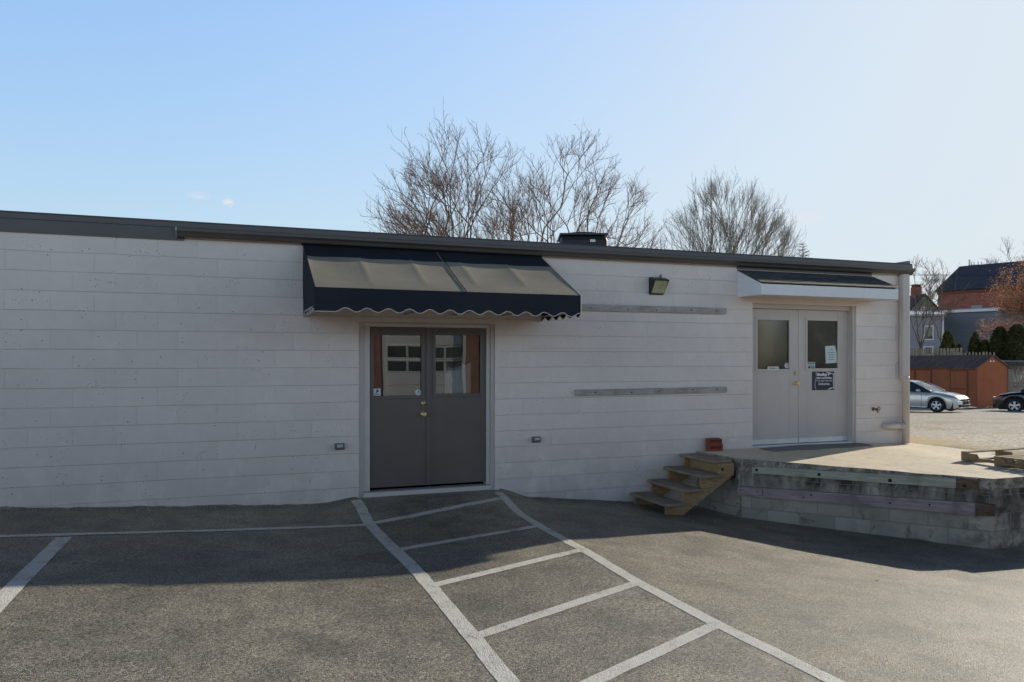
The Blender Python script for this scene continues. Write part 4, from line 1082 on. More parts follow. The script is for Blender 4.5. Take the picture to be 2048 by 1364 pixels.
def bare_tree(name, label, cat, base, limbs, crown, natt, rt, ex=2.35, rmax=.3, di=3.2, dk=.42, D=.22, twigs=1500, tl=.5, seed=1, mats=('bark', 'twig'), it=80, group=None, up=.35, trop=.22, spread=1.0, sl=.95, dep=9):
    rng = random.Random(seed); base = Vector(base)
    o = thing(name, label, cat, tuple(base), group=group)
    seeds = [(Vector((0, 0, 0)), None)]; fork = chain(seeds, [(0, 0, 0), limbs[0]], 0)
    ends = []
    for L in limbs[1:]:
        n0 = len(seeds); e = chain(seeds, [limbs[0]] + L, fork); ends.append((n0, e))
    nodes = [Vector(a[0]) for a in seeds]; par = [a[1] for a in seeds]; org = Vector(limbs[0])
    for n0, e in ends:
        d = (nodes[e] - nodes[max(n0, e - 3)]).normalized()
        fork_grow(nodes, par, e, d, sl, dep, rng, crown.inside, spread, trop, org)
        ks = list(range(n0 + max(3, (e - n0) // 3), e, 3))
        for k in ks:
            d0 = (nodes[k + 1] - nodes[k]).normalized(); ax = d0.orthogonal().normalized(); ax.rotate(Matrix.Rotation(rng.uniform(0, 6.283), 3, d0))
            q = d0.copy(); q.rotate(Matrix.Rotation(rad(rng.uniform(28, 52)) * spread, 3, ax)); q.z += .15
            fork_grow(nodes, par, k, q.normalized(), sl * rng.uniform(.55, .9), dep - 3, rng, crown.inside, spread, trop, org)
    thick, thin, nodes, par, ch, r = tree_mesh(nodes, par, rt, ex, rmax)
    tips = add_twigs(thin, nodes, par, ch, r, rt, rng, twigs, tl, up=up)
    a = thick.build('trunk', M[mats[0]], None, True, recalc=False); a.parent = o
    b = thin.build('twigs', M[mats[1]], None, False, recalc=False); b.parent = o
    return o, tips, nodes, r
def dome(cx, cy, cz, rx, ry, rz, inner=.0, low=-.35):
    def f(rng):
        p = Vector((rng.uniform(-1, 1), rng.uniform(-1, 1), rng.uniform(low, 1)))
        l = p.length
        if l > 1 or l < inner: return None
        b = 1 + .12 * noise.noise(p * 2.3)
        return Vector((cx + p.x * rx * b, cy + p.y * ry * b, cz + p.z * rz * b))
    return f
Zt = 31.0; RGT = Vector((CS, -SN, 0))
def base_at(px, Z, z=0.0):
    p = at(px, HOR, Z); return Vector((p.x, p.y, z))
def off(dx, z, dy=0.0):                    # offset along the view's right axis
    v = RGT * dx + Vector((SN, CS, 0)) * dy; return (v.x, v.y, z)
def crown2(parts):                         # union of view-aligned ellipsoids (dx, dz centre, radii)
    def f(rng):
        dx, cz, rx, rz, ry = rng.choice(parts)
        p = Vector((rng.uniform(-1, 1), rng.uniform(-1, 1), rng.uniform(-1, 1)))
        if p.length > 1: return None
        b = 1 + .14 * noise.noise(p * 2.6 + Vector((dx, 0, 0)))
        q = off(dx + p.x * rx * b, cz + p.z * rz * b, p.y * ry)
        return Vector(q)
    def inside(q):
        dx = q.dot(RGT); dy = q.dot(Vector((SN, CS, 0)))
        return min(((dx - a) / rx) ** 2 + ((q.z - cz) / rz) ** 2 + (dy / ry) ** 2 * .6 if q.z > cz - rz * .2 else ((dx - a) / rx) ** 2 for a, cz, rx, rz, ry in parts) ** .5
    f.inside = inside
    return f
# scale at Zt: 49.5 px per metre
bare_tree('maple_tree', 'wide bare maple, left of the pair behind the flat roof', 'tree', base_at(1000, Zt, -1.0), [off(0, 2.6), [off(-1.7, 4.6), off(-3.0, 6.6), off(-3.5, 7.4)], [off(-1.5, 5.2), off(-2.3, 7.2), off(-2.5, 8.4)], [off(-2.0, 4.0, .6), off(-4.0, 5.6, 1)], [off(-.7, 5.5, -.8), off(-1.2, 7.2, -1.2), off(-1.2, 8.4, -1)], [off(.2, 5.4), off(.5, 7.6), off(.4, 8.4)], [off(-2.2, 4.6, -1.5), off(-3.9, 6.4, -2)], [off(-.9, 4.2, 1.5), off(-1.9, 6.2, 2), off(-1.8, 7.6, 2)], [off(.6, 4.6, -1), off(1.3, 6.6, -1)]],
          crown2([(-1.75, 6.2, 3.5, 5.5, 3.2)]), 0, .0076, seed=3, twigs=9500, tl=.45, rmax=.21, sl=1.35, dep=8, trop=.06)
bare_tree('maple_tree', 'wide bare maple, right of the pair behind the air conditioner', 'tree', base_at(1102, Zt + 1, -1.0), [off(0, 2.6), [off(-.9, 5.0), off(-1.3, 7.0), off(-1.2, 8.2)], [off(-.2, 5.2, .8), off(.2, 7.2, 1), off(.1, 8.5, 1)], [off(.9, 5.0), off(1.5, 7.0), off(1.5, 8.4)], [off(1.2, 4.6), off(2.4, 6.4), off(2.9, 7.5)], [off(1.6, 4.0, 1), off(3.3, 5.5, 1), off(3.9, 6.2, 1)], [off(-.8, 4.6, -1.5), off(-.6, 6.4, -2)], [off(.6, 4.4, -1.5), off(1.0, 6.4, -2), off(.8, 7.8, -2)], [off(1.7, 4.9, 1.5), off(2.3, 6.8, 2)], [off(1.5, 4.2, -.5), off(3.2, 6.2, -1), off(4.0, 7.4, -1)]],
          crown2([(.95, 6.2, 3.4, 5.2, 3.2)]), 0, .0076, seed=12, twigs=9500, tl=.45, rmax=.21, sl=1.35, dep=8, trop=.06)
bare_tree('linden_tree', 'rounded bare tree with fan of upright limbs right of maples', 'tree', base_at(1452, 46, -1.0), [off(0, 2.6)] + [[off(dx * .30, 4.6, dy * .3), off(dx * .68, 4.6 + (zz - 4.6) * .55, dy * .6), off(dx, zz, dy)] for dx, zz, dy in ((-4.3, 7.2, .5), (4.3, 7.0, -.5), (-3.4, 8.2, 0), (-2.6, 9.0, 1), (-1.8, 9.8, -.6), (-1.0, 10.3, 1), (-.3, 10.6, -1), (.4, 10.6, .5), (1.2, 10.2, -1), (1.9, 9.7, .6), (2.6, 8.9, 1), (3.3, 8.0, 0), (-3.6, 6.6, -1), (3.7, 6.6, 1))],
          crown2([(0, 7.4, 4.25, 5.6, 3.8)]), 6500, .0084, seed=21, twigs=5500, tl=.65, dk=.25, D=.20, rmax=.16, it=110, mats=('bark2', 'bark2'), up=.9, trop=.5, spread=.72, sl=1.3, dep=8)
bare_tree('distant_tree', 'grey bare tree top rising behind the brick barn at right', 'tree', base_at(2050, 95, 0), [off(0, 7)] + [[off(dx, 12)] for dx in (-2.5, -1, 1, 2.5)],
          crown2([(0, 12.0, 4.2, 4.2, 3)]), 1600, .016, seed=5, sl=1.5, dep=7, twigs=2000, tl=1.1, dk=.45, D=.35, rmax=.3, mats=('bark2', 'bark2'))
bare_tree('bare_shrub_tree', 'thin bare tree beside the building corner before the gable house', 'tree', base_at(1838, 55, .2), [off(.1, 2.2)] + [[off(dx * .6, 4.4), off(dx, 6.4)] for dx in (-1.1, -.3, .8, 1.6)],
          crown2([(.2, 5.6, 2.0, 2.6, 1.6), (1.2, 4.8, 1.9, 2.0, 1.5)]), 1300, .011, seed=15, sl=.75, dep=6, twigs=900, tl=.6, dk=.35, D=.28, rmax=.12, mats=('bark', 'bark'))
bare_tree('bare_shrub_tree', 'thin leaning bare tree in front of the brick barn gable', 'tree', base_at(1880, 60, .2), [off(.1, 2.5)] + [[off(dx * .6, 5.0), off(dx, 7.6)] for dx in (-1.0, .2, 1.3)],
          crown2([(.3, 6.0, 1.8, 2.8, 1.6)]), 900, .011, seed=18, sl=.8, dep=5, twigs=600, tl=.6, dk=.4, D=.3, rmax=.12, mats=('bark', 'bark'))
# orange-leaved tree
o, tips, nodes, rr = bare_tree('beech_tree', 'beech tree still holding dry orange leaves at the right edge', 'tree', base_at(2076, 55, .9), [off(0, 1.6)] + [[off(dx * .5, 4), off(dx, zz)] for dx, zz in ((-2.2, 4.6), (-1.8, 5.6), (-.8, 6.2), (.8, 6.2), (2, 5.0), (-2.4, 3.6), (-2.5, 2.7), (-1.3, 2.6), (-1.2, 4.6), (.2, 3.2))],
          crown2([(0, 4.4, 3.2, 3.0, 2.4), (-.9, 3.6, 2.4, 1.8, 2)]), 1600, .010, seed=31, sl=.9, dep=6, twigs=3500, tl=.5, dk=.3, D=.24, rmax=.10, mats=('bark', 'bark'))
mb = MB(); rng = random.Random(4)
src = tips + [p for p, q in zip(nodes, rr) if q < .03]
for i in range(21000):
    p = rng.choice(src) + Vector((rng.gauss(0, .20), rng.gauss(0, .20), rng.gauss(0, .16)))
    if noise.noise(p * .9) < -.25: continue
    u = Vector((rng.gauss(0, 1), rng.gauss(0, 1), rng.gauss(0, 1))).normalized() * .062; v = u.orthogonal().normalized() * .036
    mb.poly([p - u, p + v, p + u, p - v])
a_ = mb.build('leaves', M['orangeleaf'], None, recalc=False); a_.parent = o

def foliage(mb, rng, n, shape, size):
    for i in range(n):
        p, nrm = shape(rng)
        u = (Vector((rng.gauss(0, .5), rng.gauss(0, .5), rng.gauss(.6, .5)))).normalized() * size * rng.uniform(.5, 1.2); v = u.cross(nrm + Vector((.01, 0, 0))).normalized() * size * .4
        q = nrm * size * .5
        mb.poly([p - u * .4, p + v + q * .4, p + u + q, p - v + q * .4])
def conifer(px, Z, pybase, pytop, wpx, lab, mat='cedar', n=2600, name='cedar_shrub', size=.11, seed=1, group=None, pw=.75):
    b = at(px, pybase, Z); t = at(px, pytop, Z); h = t.z - b.z; w = wpx / FPX * Z / 2; rng = random.Random(seed)
    o = thing(name, lab, 'evergreen', tuple(b), group=group); mb = MB()
    def shape(rng):
        f = rng.random() ** 1.25; a = rng.uniform(0, 6.283); z = f * h
        rad_ = w * (1 - f) ** pw * (1 + .28 * noise.noise(Vector((math.cos(a) * 1.5, math.sin(a) * 1.5, z * 1.7 + seed)))) * (.55 + .45 * rng.random() ** .4)
        nrm = Vector((math.cos(a), math.sin(a), .25)).normalized()
        return Vector((math.cos(a) * rad_, math.sin(a) * rad_, z)), nrm
    foliage(mb, rng, n, shape, size)
    c = mb.build('foliage', M[mat], None, recalc=False); c.parent = o
    mb = MB(); mb.tube([(0, 0, -.5), (0, 0, h * .5), (0, 0, h * .92)], [w * .14, w * .09, .01], 6); c = mb.build('trunk', M['bark'], None); c.parent = o
    return o
gc = 'evergreen shrubs behind the picket fence'
conifer(1895, 53.5, 712, 664, 30, 'dark bushy evergreen left of others, behind the fence by lilac house', n=2400, seed=2, group=gc, pw=.45)
conifer(1917, 52.8, 712, 690, 22, 'lowest small evergreen above the picket fence', n=1000, seed=12, group=gc, pw=.7)
conifer(1950, 53.5, 714, 666, 32, 'pointed evergreen with yellowish tips in the middle of the row', n=2600, seed=3, group=gc)
conifer(1970, 53.0, 714, 681, 28, 'shorter rounded evergreen right of the pointed one', n=1700, seed=4, group=gc, pw=.5)
conifer(2000, 52.0, 728, 655, 44, 'tall dark evergreen at the shed gable, behind its roof', 'cedar_dark', 4200, seed=5, group=gc, pw=.4)
conifer(2034, 51.0, 732, 650, 54, 'large dark evergreen at the right edge under the orange leaves', 'cedar_dark', 5200, seed=6, group=gc, pw=.38)
# pine peeking over the roof
p = at(1606, 484, 75); o = thing('pine_tree', 'small pointed conifer top peeking over the roof edge', 'tree', (p.x, p.y, 0)); mb = MB(); rng = random.Random(2); tr = MB()
H = p.z; tr.tube([(0, 0, -1), (0, 0, H * .6), (0, 0, H)], [.25, .15, .02], 6)
for k in range(26):
    f = k / 25; z = lerp(H - 7.5, H - .25, f); L = lerp(3.4, .35, f ** .85)
    for q in range(7):
        a = rng.uniform(0, 6.283); d = Vector((math.cos(a), math.sin(a), rng.uniform(.15, .42))).normalized(); ln = L * rng.uniform(.6, 1.1)
        tr.tube([(0, 0, z), Vector((0, 0, z)) + d * ln], [.03, .008], 3, cap=False)
        for s in range(int(16 * ln) + 4):
            t = rng.uniform(.15, 1); c = Vector((0, 0, z)) + d * ln * t; u = (d + Vector((rng.gauss(0, .6), rng.gauss(0, .6), rng.gauss(0, .3)))).normalized() * .16; v = u.orthogonal().normalized() * .022
            mb.poly([c - v, c + u, c + v])
c = mb.build('needles', M['pineleaf'], None, recalc=False); c.parent = o; c = tr.build('trunk', M['bark'], None, recalc=False); c.parent = o

# ------------------------------------------------------------------ CARS
def wheel(parent, x, y, r, side, rimmat):
    w = MB(); w.disc((x, y - side * .10, r), (0, side, 0), [(0, r * .62), (0, r * .93), (.02, r), (.17, r), (.195, r * .96), (.205, r * .90), (.195, r * .66), (.15, r * .64)], 36)
    o = w.build('wheel', M['black'], None, True); o.parent = parent
    m = MB(); yf = y + side * .093
    m.disc((x, yf - side * .045, r), (0, side, 0), [(0, r * .655), (.048, r * .655), (.052, r * .62), (.02, r * .58), (.018, .02)], 36)
    rim = m.build('rim', M['blackplastic'], None, True); rim.parent = o
    m = MB()
    for k in range(5):
        a = 2 * math.pi * k / 5 + .3
        for da in (0,):
            c0, s0 = math.cos(a), math.sin(a); t = Vector((-s0, 0, c0)); q = Vector((c0, 0, s0)); c = Vector((x, yf, r))
            n0 = Vector((0, side, 0)) * .012
            pts = [c + q * r * .08 + t * r * .08, c + q * r * .6 + t * r * .15, c + q * r * .6 - t * r * .15, c + q * r * .08 - t * r * .08]
            m.ext([p_ - n0 * 1.2 for p_ in pts], n0 * 2)
    m.disc((x, yf - side * .012, r), (0, side, 0), [(0, r * .15), (.028, r * .13), (.03, .01)], 16)
    ring = [Vector((x + r * .62 * math.cos(t), yf, r + r * .62 * math.sin(t))) for t in [2 * math.pi * k / 36 for k in range(37)]]
    m.tube(ring, r * .045, 6, cap=False)
    sp = m.build('spokes', M[rimmat], None); sp.parent = o
    return o
def car(name, label, loc, rz, paint, suv=False, lens='headlight'):
    o = thing(name, label, 'car', loc, rz)
    L, Wd = 4.6, .89; r = .325 if not suv else .36
    xf, xr = 3.68, 1.02                      # wheel centres; nose at x = L
    hg = .10 if suv else 0
    belt = [(0, .82), (.15, .95), (.7, 1.0), (2.0, .95), (3.2, .92), (3.45, .90), (4.0, .82), (4.35, .73), (4.52, .63), (4.6, .52)]
    top = [(0, .86), (.12, 1.0), (.75, 1.06), (2, 1.0), (3.0, .98), (3.35, .965), (3.9, .90), (4.3, .80), (4.5, .69), (4.6, .55)]
    wid = [(0, .60), (.10, .74), (.35, .84), (1.0, .885), (3.4, .885), (4.0, .86), (4.3, .80), (4.48, .70), (4.57, .56), (4.6, .42)]
    n = 110; rows = []
    for i in range(n + 1):
        x = L * i / n; w = interp(wid, x); zb_ = .20 + .05 * sstep(4.3, 4.6, x) + .08 * (1 - sstep(0, .3, x))
        for cx_ in (xf, xr):
            dd = abs(x - cx_)
            if dd < r * 1.18: zb_ = max(zb_, r + math.sqrt((r * 1.18) ** 2 - dd ** 2))
        zl = max(zb_ + .002, .24); bz = interp(belt, x) + hg; tz = interp(top, x) + hg
        zb_ = min(zb_, bz - .05); zm = max(zb_ + .01, .52 + hg)
        half = [(w * .955, zb_), (w * .985, lerp(zb_, zm, .5)), (w, zm), (w * .985, lerp(zm, bz, .6)), (w * .94, bz), (w * .80, lerp(bz, tz, .7)), (w * .4, tz), (0, tz + .012)]
        rows.append([(x, y, z) for y, z in half] + [(x, -y, z) for y, z in half[-2::-1]])
    mb = MB(); mb.grid(rows); mb.poly(rows[-1]); mb.poly(rows[0])
    body = mb.build('body', M[paint], None, True); body.parent = o
    mb = MB(); mb.box(.25, 4.35, -.78, .78, .16, .45); mb.box(.5, 4.2, -.70, .70, .45, .72)
    u = mb.build('underbody', M['blackplastic'], None); u.parent = o
    # greenhouse
    gtop = [(.55, 1.02), (1.0, 1.22), (1.45, 1.38), (1.9, 1.45), (2.35, 1.445), (2.7, 1.36), (3.05, 1.19), (3.42, .965)]
    rows = []; m_ = 40
    for i in range(m_ + 1):
        x = lerp(.55, 3.42, i / m_); z = interp(gtop, x) + hg * 1.6; zb0 = interp(top, x) + hg - .06; z = max(z, zb0 + .02); f = max(0, (z - zb0) / .5)
        w0 = .845; w1 = lerp(.82, .60, min(1, f)); half = [(w0, zb0), (lerp(w0, w1, .5), lerp(zb0, z, .5)), (w1, z - .045 * min(1, f)), (w1 * .85, z - .012), (0, z)]
        rows.append([(x, y, q) for y, q in half] + [(x, -y, q) for y, q in half[-2::-1]])
    mb = MB(); mb.grid(rows); g = mb.build('windows', M['carglass'], None, True); g.parent = o
    # roof skin and pillars
    rr_ = []
    for row in rows[9:30]:
        rr_.append([(p[0], p[1] * 1.01, p[2] + .006) for p in row[2:7]])
    mb = MB(); mb.grid(rr_); g = mb.build('roof', M[paint], None, True); g.parent = o
    for s in (0, -1):
        for idx in ((29, 40), (0, 9)):
            path = [Vector(rows[k][2 if s == 0 else 6]) + Vector((0, .004 if s == 0 else -.004, .004)) for k in range(idx[0], idx[1] + 1)]
            mb = MB(); mb.tube(path, .032, 6); g = mb.build('pillar', M[paint], None, True); g.parent = o
        k = 17; a = Vector(rows[k][0 if s == 0 else 8]); b = Vector(rows[k][2 if s == 0 else 6]); mb = MB(); mb.tube([a, (a + b) / 2 + Vector((0, .008 if s == 0 else -.008, 0)), b], .022, 5); g = mb.build('pillar', M['blackplastic'], None); g.parent = o
    for s in (1, -1):
        for x in (xf, xr): wheel(o, x, s * .79, r, s, 'rimmetal')
        mb = MB(); mb.disc((2.92, s * .98, 1.0 + hg), (1, 0, .05), [(-.09, .02), (-.07, .075), (0, .09), (.07, .07), (.10, .02)], 12)
        for v in mb.b.verts: v.co.z = 1.0 + hg + (v.co.z - 1.0 - hg) * .72
        mb.tube([(2.95, s * .84, .94 + hg), (2.93, s * .93, .97 + hg)], .03, 6); g = mb.build('side_mirror', M[paint], None, True); g.parent = o
        pts = [(4.13, .885, .70), (4.30, .83, .715), (4.47, .70, .675), (4.555, .56, .63), (4.575, .54, .56), (4.46, .73, .56), (4.28, .845, .60)]
        mb = MB(); cpt = [(a_ + .012, s * (b_ + .004), c_ + hg) for a_, b_, c_ in pts]; vs = [mb.b.verts.new(q) for q in cpt]; cc = mb.b.verts.new((4.43, s * .765, .645 + hg))
        for k in range(len(vs)): mb.b.faces.new((vs[k], vs[(k+1) % len(vs)], cc))
        g = mb.build('headlight', M[lens], None, True); g.parent = o
        # door seams
        for xs_ in (3.02, 1.98):
            path = []
            for q in range(7):
                z = lerp(.26, .90 + hg, q / 6); path.append((xs_ + .02 * q / 6, s * (interp(wid, xs_) * (1.0 - .04 * abs(z - .55)) + .001), z))
            mb = MB(); mb.tube(path, .006, 4); g = mb.build('door_seam', M['blackplastic'], None); g.parent = o
        mb = MB(); mb.box(1.1 + r, xf - r * 1.25, s * .885 - .012, s * .885 + .012, .215, .245); g = mb.build('side_sill', M['chrome'] if paint == 'silver' else M['blackplastic'], None); g.parent = o
    mb = MB(); mb.box(4.56, 4.625, -.50, .50, .565 + hg, .645 + hg); g = mb.build('grille', M['blackplastic'], None, bevel=.015); g.parent = o
    for z in (.575, .605, .635):
        mb = MB(); mb.box(4.615, 4.632, -.49, .49, z - .005 + hg, z + .004 + hg); c = mb.build('grille_bar', M['chrome'], None); c.parent = g
    mb = MB(); mb.disc((4.62, 0, .61 + hg), (1, 0, 0), [(0, .058), (.02, .056), (.022, .01)], 20); c = mb.build('badge', M['chrome'], None, True); c.parent = g
    mb = MB(); mb.box(4.50, 4.612, -.62, .62, .27, .385 + hg * .4); g = mb.build('lower_grille', M['blackplastic'], None, bevel=.03); g.parent = o
    mb = MB(); mb.box(4.40, 4.60, -.66, .66, .22, .262); g = mb.build('front_lip', M[paint], None, bevel=.02); g.parent = o
    mb = MB(); mb.box(4.615, 4.628, -.26, .26, .40 + hg, .51 + hg); g = mb.build('licence_plate', M['blackplastic'], None); g.parent = o
    return o
def place_front_wheel(px, Z, rz, side):       # body origin so that the near front wheel stands at px
    p = at(px, HOR, Z); p = Vector((p.x, p.y, 0)); d = Vector((math.cos(rz), math.sin(rz), 0)); nn = Vector((-math.sin(rz), math.cos(rz), 0))
    q = p - d * 3.68 - nn * side * .89
    q.z = yard(p.x, p.y) - .0
    return q
rzc = math.atan2(-.944, .33)
q = place_front_wheel(1872.5, 35.3, rzc, -1); q.z = CAMZ - 106.2 / FPX * 35.3
car('parked_sedan', 'silver sedan parked in front of the orange brown shed', q, rzc, 'silver')
hb = RGT * -.80 + Vector((SN, CS, 0)) * .60; rzb = math.atan2(hb.y, hb.x)
q = place_front_wheel(2029, 37.5, rzb, 1); q.z = CAMZ - 107.5 / FPX * 37.5
car('parked_car', 'black car with silver rims, cut by the right edge', q, rzb, 'carblack', True, 'redlens')

# ------------------------------------------------------------------ SHED
c0 = at(1952.3, 813.8, 45.0); c1 = at(2016, 811.6, 46.0); c0.z = c1.z = CAMZ - 94.8 / FPX * 45
e = (c1 - c0); Wg = e.length; e.normalize(); bk = Vector((-e.y, e.x, 0)); Ls = 7.2     # e: along the gable, bk: along the long side
ang = math.atan2(e.y, e.x); zs_ = c0.z
sh = thing('garden_shed', 'orange brown wooden shed with dark shingled gable roof', 'shed', (c0.x, c0.y, zs_), ang)
he, ha = 2.36, 3.0
def sp(o_): o_.parent = sh; return o_
mb = MB(); mb.ext([(0, 0, 0), (Wg, 0, 0), (Wg, 0, he), (Wg / 2, 0, ha - .05), (0, 0, he)], (0, Ls, 0)); sp(mb.build('wall', M['shedwall'], None))
for s in (0, 1):
    mb = MB(); xa = -.18 if s == 0 else Wg + .18; za = he - .14
    pts = [(xa, -.12, za), (xa, -.12, za + .05), (Wg / 2, -.12, ha + .04), (Wg / 2, -.12, ha - .03)]
    mb.ext(pts, (0, Ls + .24, 0)); sp(mb.build('roof', M['shedroof'], None))
mb = MB()
for xa in (-.006, Wg - .08): mb.box(xa, xa + .086, -.012, .0 - .001, 0, he)
sp(mb.build('corner_trim', M['shedtrim'], None))
for y0, y1 in ((.55, 1.65), (3.0, 4.1), (4.2, 5.3)):
    mb = MB(); mb.box(-.03, -.001, y0, y1, .12, he - .22); d = sp(mb.build('door', M['shedwall'], None))
    mb = MB()
    for a_, b_, c_, d_ in ((y0 - .04, y0 + .03, .1, he - .2), (y1 - .03, y1 + .04, .1, he - .2), (y0 + .03, y1 - .03, he - .27, he - .2), (y0 + .03, y1 - .03, 1.0, 1.07)): mb.box(-.045, -.031, a_, b_, c_, d_)
    c = mb.build('door_trim', M['shedtrim'], None); c.parent = d
for xo in (-.14, .10):
    mb = MB(); mb.disc((Wg / 2 + xo, -.002, ha - .32), (0, -1, 0), [(0, .055), (.02, .05), (.022, .01)], 14); sp(mb.build('gable_vent', M['white'], None))

# ------------------------------------------------------------------ FENCES
def fence(name, label, pa, pb, h, step, w, mat, rails=True, pointed=True):
    o = thing(name, label, 'fence', tuple(pa)); d = pb - pa; L = d.length; d.normalize(); n = int(L / step); nn = Vector((d.y, -d.x, 0)).normalized() * .012
    pk = MB()
    for k in range(n):
        p = (pa - pa) + d * (k * step); jt = R.uniform(-.02, .02); hh = h + R.uniform(-.03, .02)
        base = [(0, 0), (w, 0), (w, hh - .06), (w / 2, hh), (0, hh - .06)] if pointed else [(0, 0), (w, 0), (w, hh), (0, hh)]
        pk.ext([p + d * (a + jt) + Vector((0, 0, b)) - nn for a, b in base], nn * 2)
    q = pk.build('pickets', M[mat], None); q.parent = o
    if rails:
        for z in (h * .25, h * .75):
            mb = MB(); mb.tube([nn * -2.5 + Vector((0, 0, z)), d * L + nn * -2.5 + Vector((0, 0, z))], .035, 4); q = mb.build('rail', M[mat], None); q.parent = o
    for k in range(int(L / 2.4) + 1):
        mb = MB(); p = d * (k * 2.4) - nn * 5; mb.box(p.x - .05, p.x + .05, p.y - .05, p.y + .05, -.3, h); q = mb.build('post', M[mat], None); q.parent = o
    return o
pa = at(1795, 695.5, 52); pb = at(1930, 697, 51.0); h = 1.7; pa.z = pb.z = pa.z - h
fence('picket_fence', 'taller tan picket fence above the left part of shed roof', pa, pb, h, .20, .15, 'picket')
pa = at(1888, 703.5, 50.6); pb = at(1996, 705, 50.0); h = 1.5; pa.z = pb.z = pa.z - h
fence('picket_fence', 'grey spaced picket fence just above the shed ridge', pa, pb, h, .21, .10, 'picket')
pa = at(2012, 740, 50.5); pb = at(2075, 740, 50.5); pa.z = pb.z = pa.z - 1.1
fence('picket_fence', 'light low picket fence at the right edge beside the shed', pa, pb, 1.1, .21, .11, 'picket')
pa = at(2012, 763, 49.6); pb = at(2075, 763, 49.6); pa.z = pb.z = pa.z - .45
fence('picket_fence', 'sunlit knee high picket fence above the black car', pa, pb, .45, .23, .10, 'picket')
# chain link fence
pa = at(2005, 722, 49.0); pb = at(2085, 722, 49.0); base = pa.z - 2.2; o = thing('chain_link_fence', 'galvanised chain link fence right of the shed gable', 'fence', (pa.x, pa.y, base))
d = (pb - pa); Lc = d.length; d.normalize()
mb = MB(); mb.tube([Vector((0, 0, 2.2)), d * Lc + Vector((0, 0, 2.2))], .03, 6); q = mb.build('top_rail', M['galv'], None); q.parent = o
for k in range(3):
    mb = MB(); p = d * (k * 1.05 + .65) if k else Vector(); mb.tube([p, p + Vector((0, 0, 2.25))], .035, 6); q = mb.build('post', M['galv'], None); q.parent = o
mb = MB(); nwi = int(Lc / .12)
for k in range(-18, nwi):
    for sgn in (1, -1):
        x0 = k * .12 if sgn > 0 else k * .12 + 2.16; p0_ = (max(0, min(Lc, x0))); x1_ = x0 + sgn * 2.16
        ts = [t for t in (0, 1)]
        a = x0; b = x1_; za, zb_ = 0.0, 2.16
        if a < 0: za = (-a) if sgn > 0 else za; a = 0
        if b > Lc: zb_ = zb_ - (b - Lc); b = Lc
        if a > Lc: za = a - Lc; a = Lc
        if b < 0: zb_ = zb_ + b; b = 0
        if zb_ - za < .1: continue
        mb.tube([d * a + Vector((0, 0, za)), d * b + Vector((0, 0, zb_))], .004, 3, cap=False)
q = mb.build('mesh', M['galv'], None, recalc=False); q.parent = o

# ------------------------------------------------------------------ HOUSES behind
def frame(pa, pb):                       # local frame: x along the front wall from pa to pb, y away from the camera
    e = Vector((pb.x - pa.x, pb.y - pa.y, 0)); L = e.length; e.normalize(); return L, math.atan2(e.y, e.x)
def house(name, label, pa, pb, zg, he, hr, depth, wallm, roofm, over=.3, cat='building'):
    L, a = frame(pa, pb); o = thing(name, label, cat, (pa.x, pa.y, zg), a)
    mb = MB(); mb.ext([(0, 0, 0), (0, depth, 0), (0, depth, he), (0, depth / 2, hr - .05), (0, 0, he)], (L, 0, 0)); w = mb.build('wall', M[wallm], None); w.parent = o
    for s in (0, 1):
        yy = -over if s == 0 else depth + over; k = (hr - he) / (depth / 2); z = he - over * k
        mb = MB(); mb.ext([(-over, yy, z + .0), (-over, yy, z + .12), (-over, depth / 2, hr + .12), (-over, depth / 2, hr)], (L + 2 * over, 0, 0)); r_ = mb.build('roof', M[roofm], None); r_.parent = o
    return o, L
# brick barn
pa = at(1876, 579, 76); pb = at(2120, 563, 68); zg = .5
zE = (at(1876, 582, 76).z)
o, L = house('brick_barn', 'large old brick barn with dark slate roof at right', pa, pb, zg, zE - zg, at(1911, 540, 82).z - zg, 11.5, 'barnbrick', 'slate', .25)
mb = MB(); mb.box(-.05, L + .05, -.12, -.005, zE - zg - .38, zE - zg - .10); q = mb.build('cornice', M['shedtrim'], None); q.parent = o
for x in (3.0, 6.5, 9.5):
    mb = MB(); mb.box(x, x + 1.0, -.04, -.004, zE - zg - 2.9, zE - zg - 1.6); q = mb.build('window', M['windowdark'], None); q.parent = o
# cupola-like rail of pots on its ridge
rp = at(1939, 530, 84)
o2 = thing('roof_antenna_row', 'row of pale posts and small vents on the barn ridge', 'roof vents', tuple(rp))
mb = MB()
for dx in (0, .22, .5, .95, 1.3, 1.9): mb.tube([(RGT * dx), (RGT * dx) + Vector((0, 0, .35 + .25 * (dx in (0, 1.9))))], .05 + .03 * (dx == 0), 6)
q = mb.build('post', M['galv'], None); q.parent = o2
mb = MB(); a_ = RGT * -.1; b_ = RGT * 2.0; mb.tube([a_, b_], .06, 4); q = mb.build('rail', M['white'], None); q.parent = o2
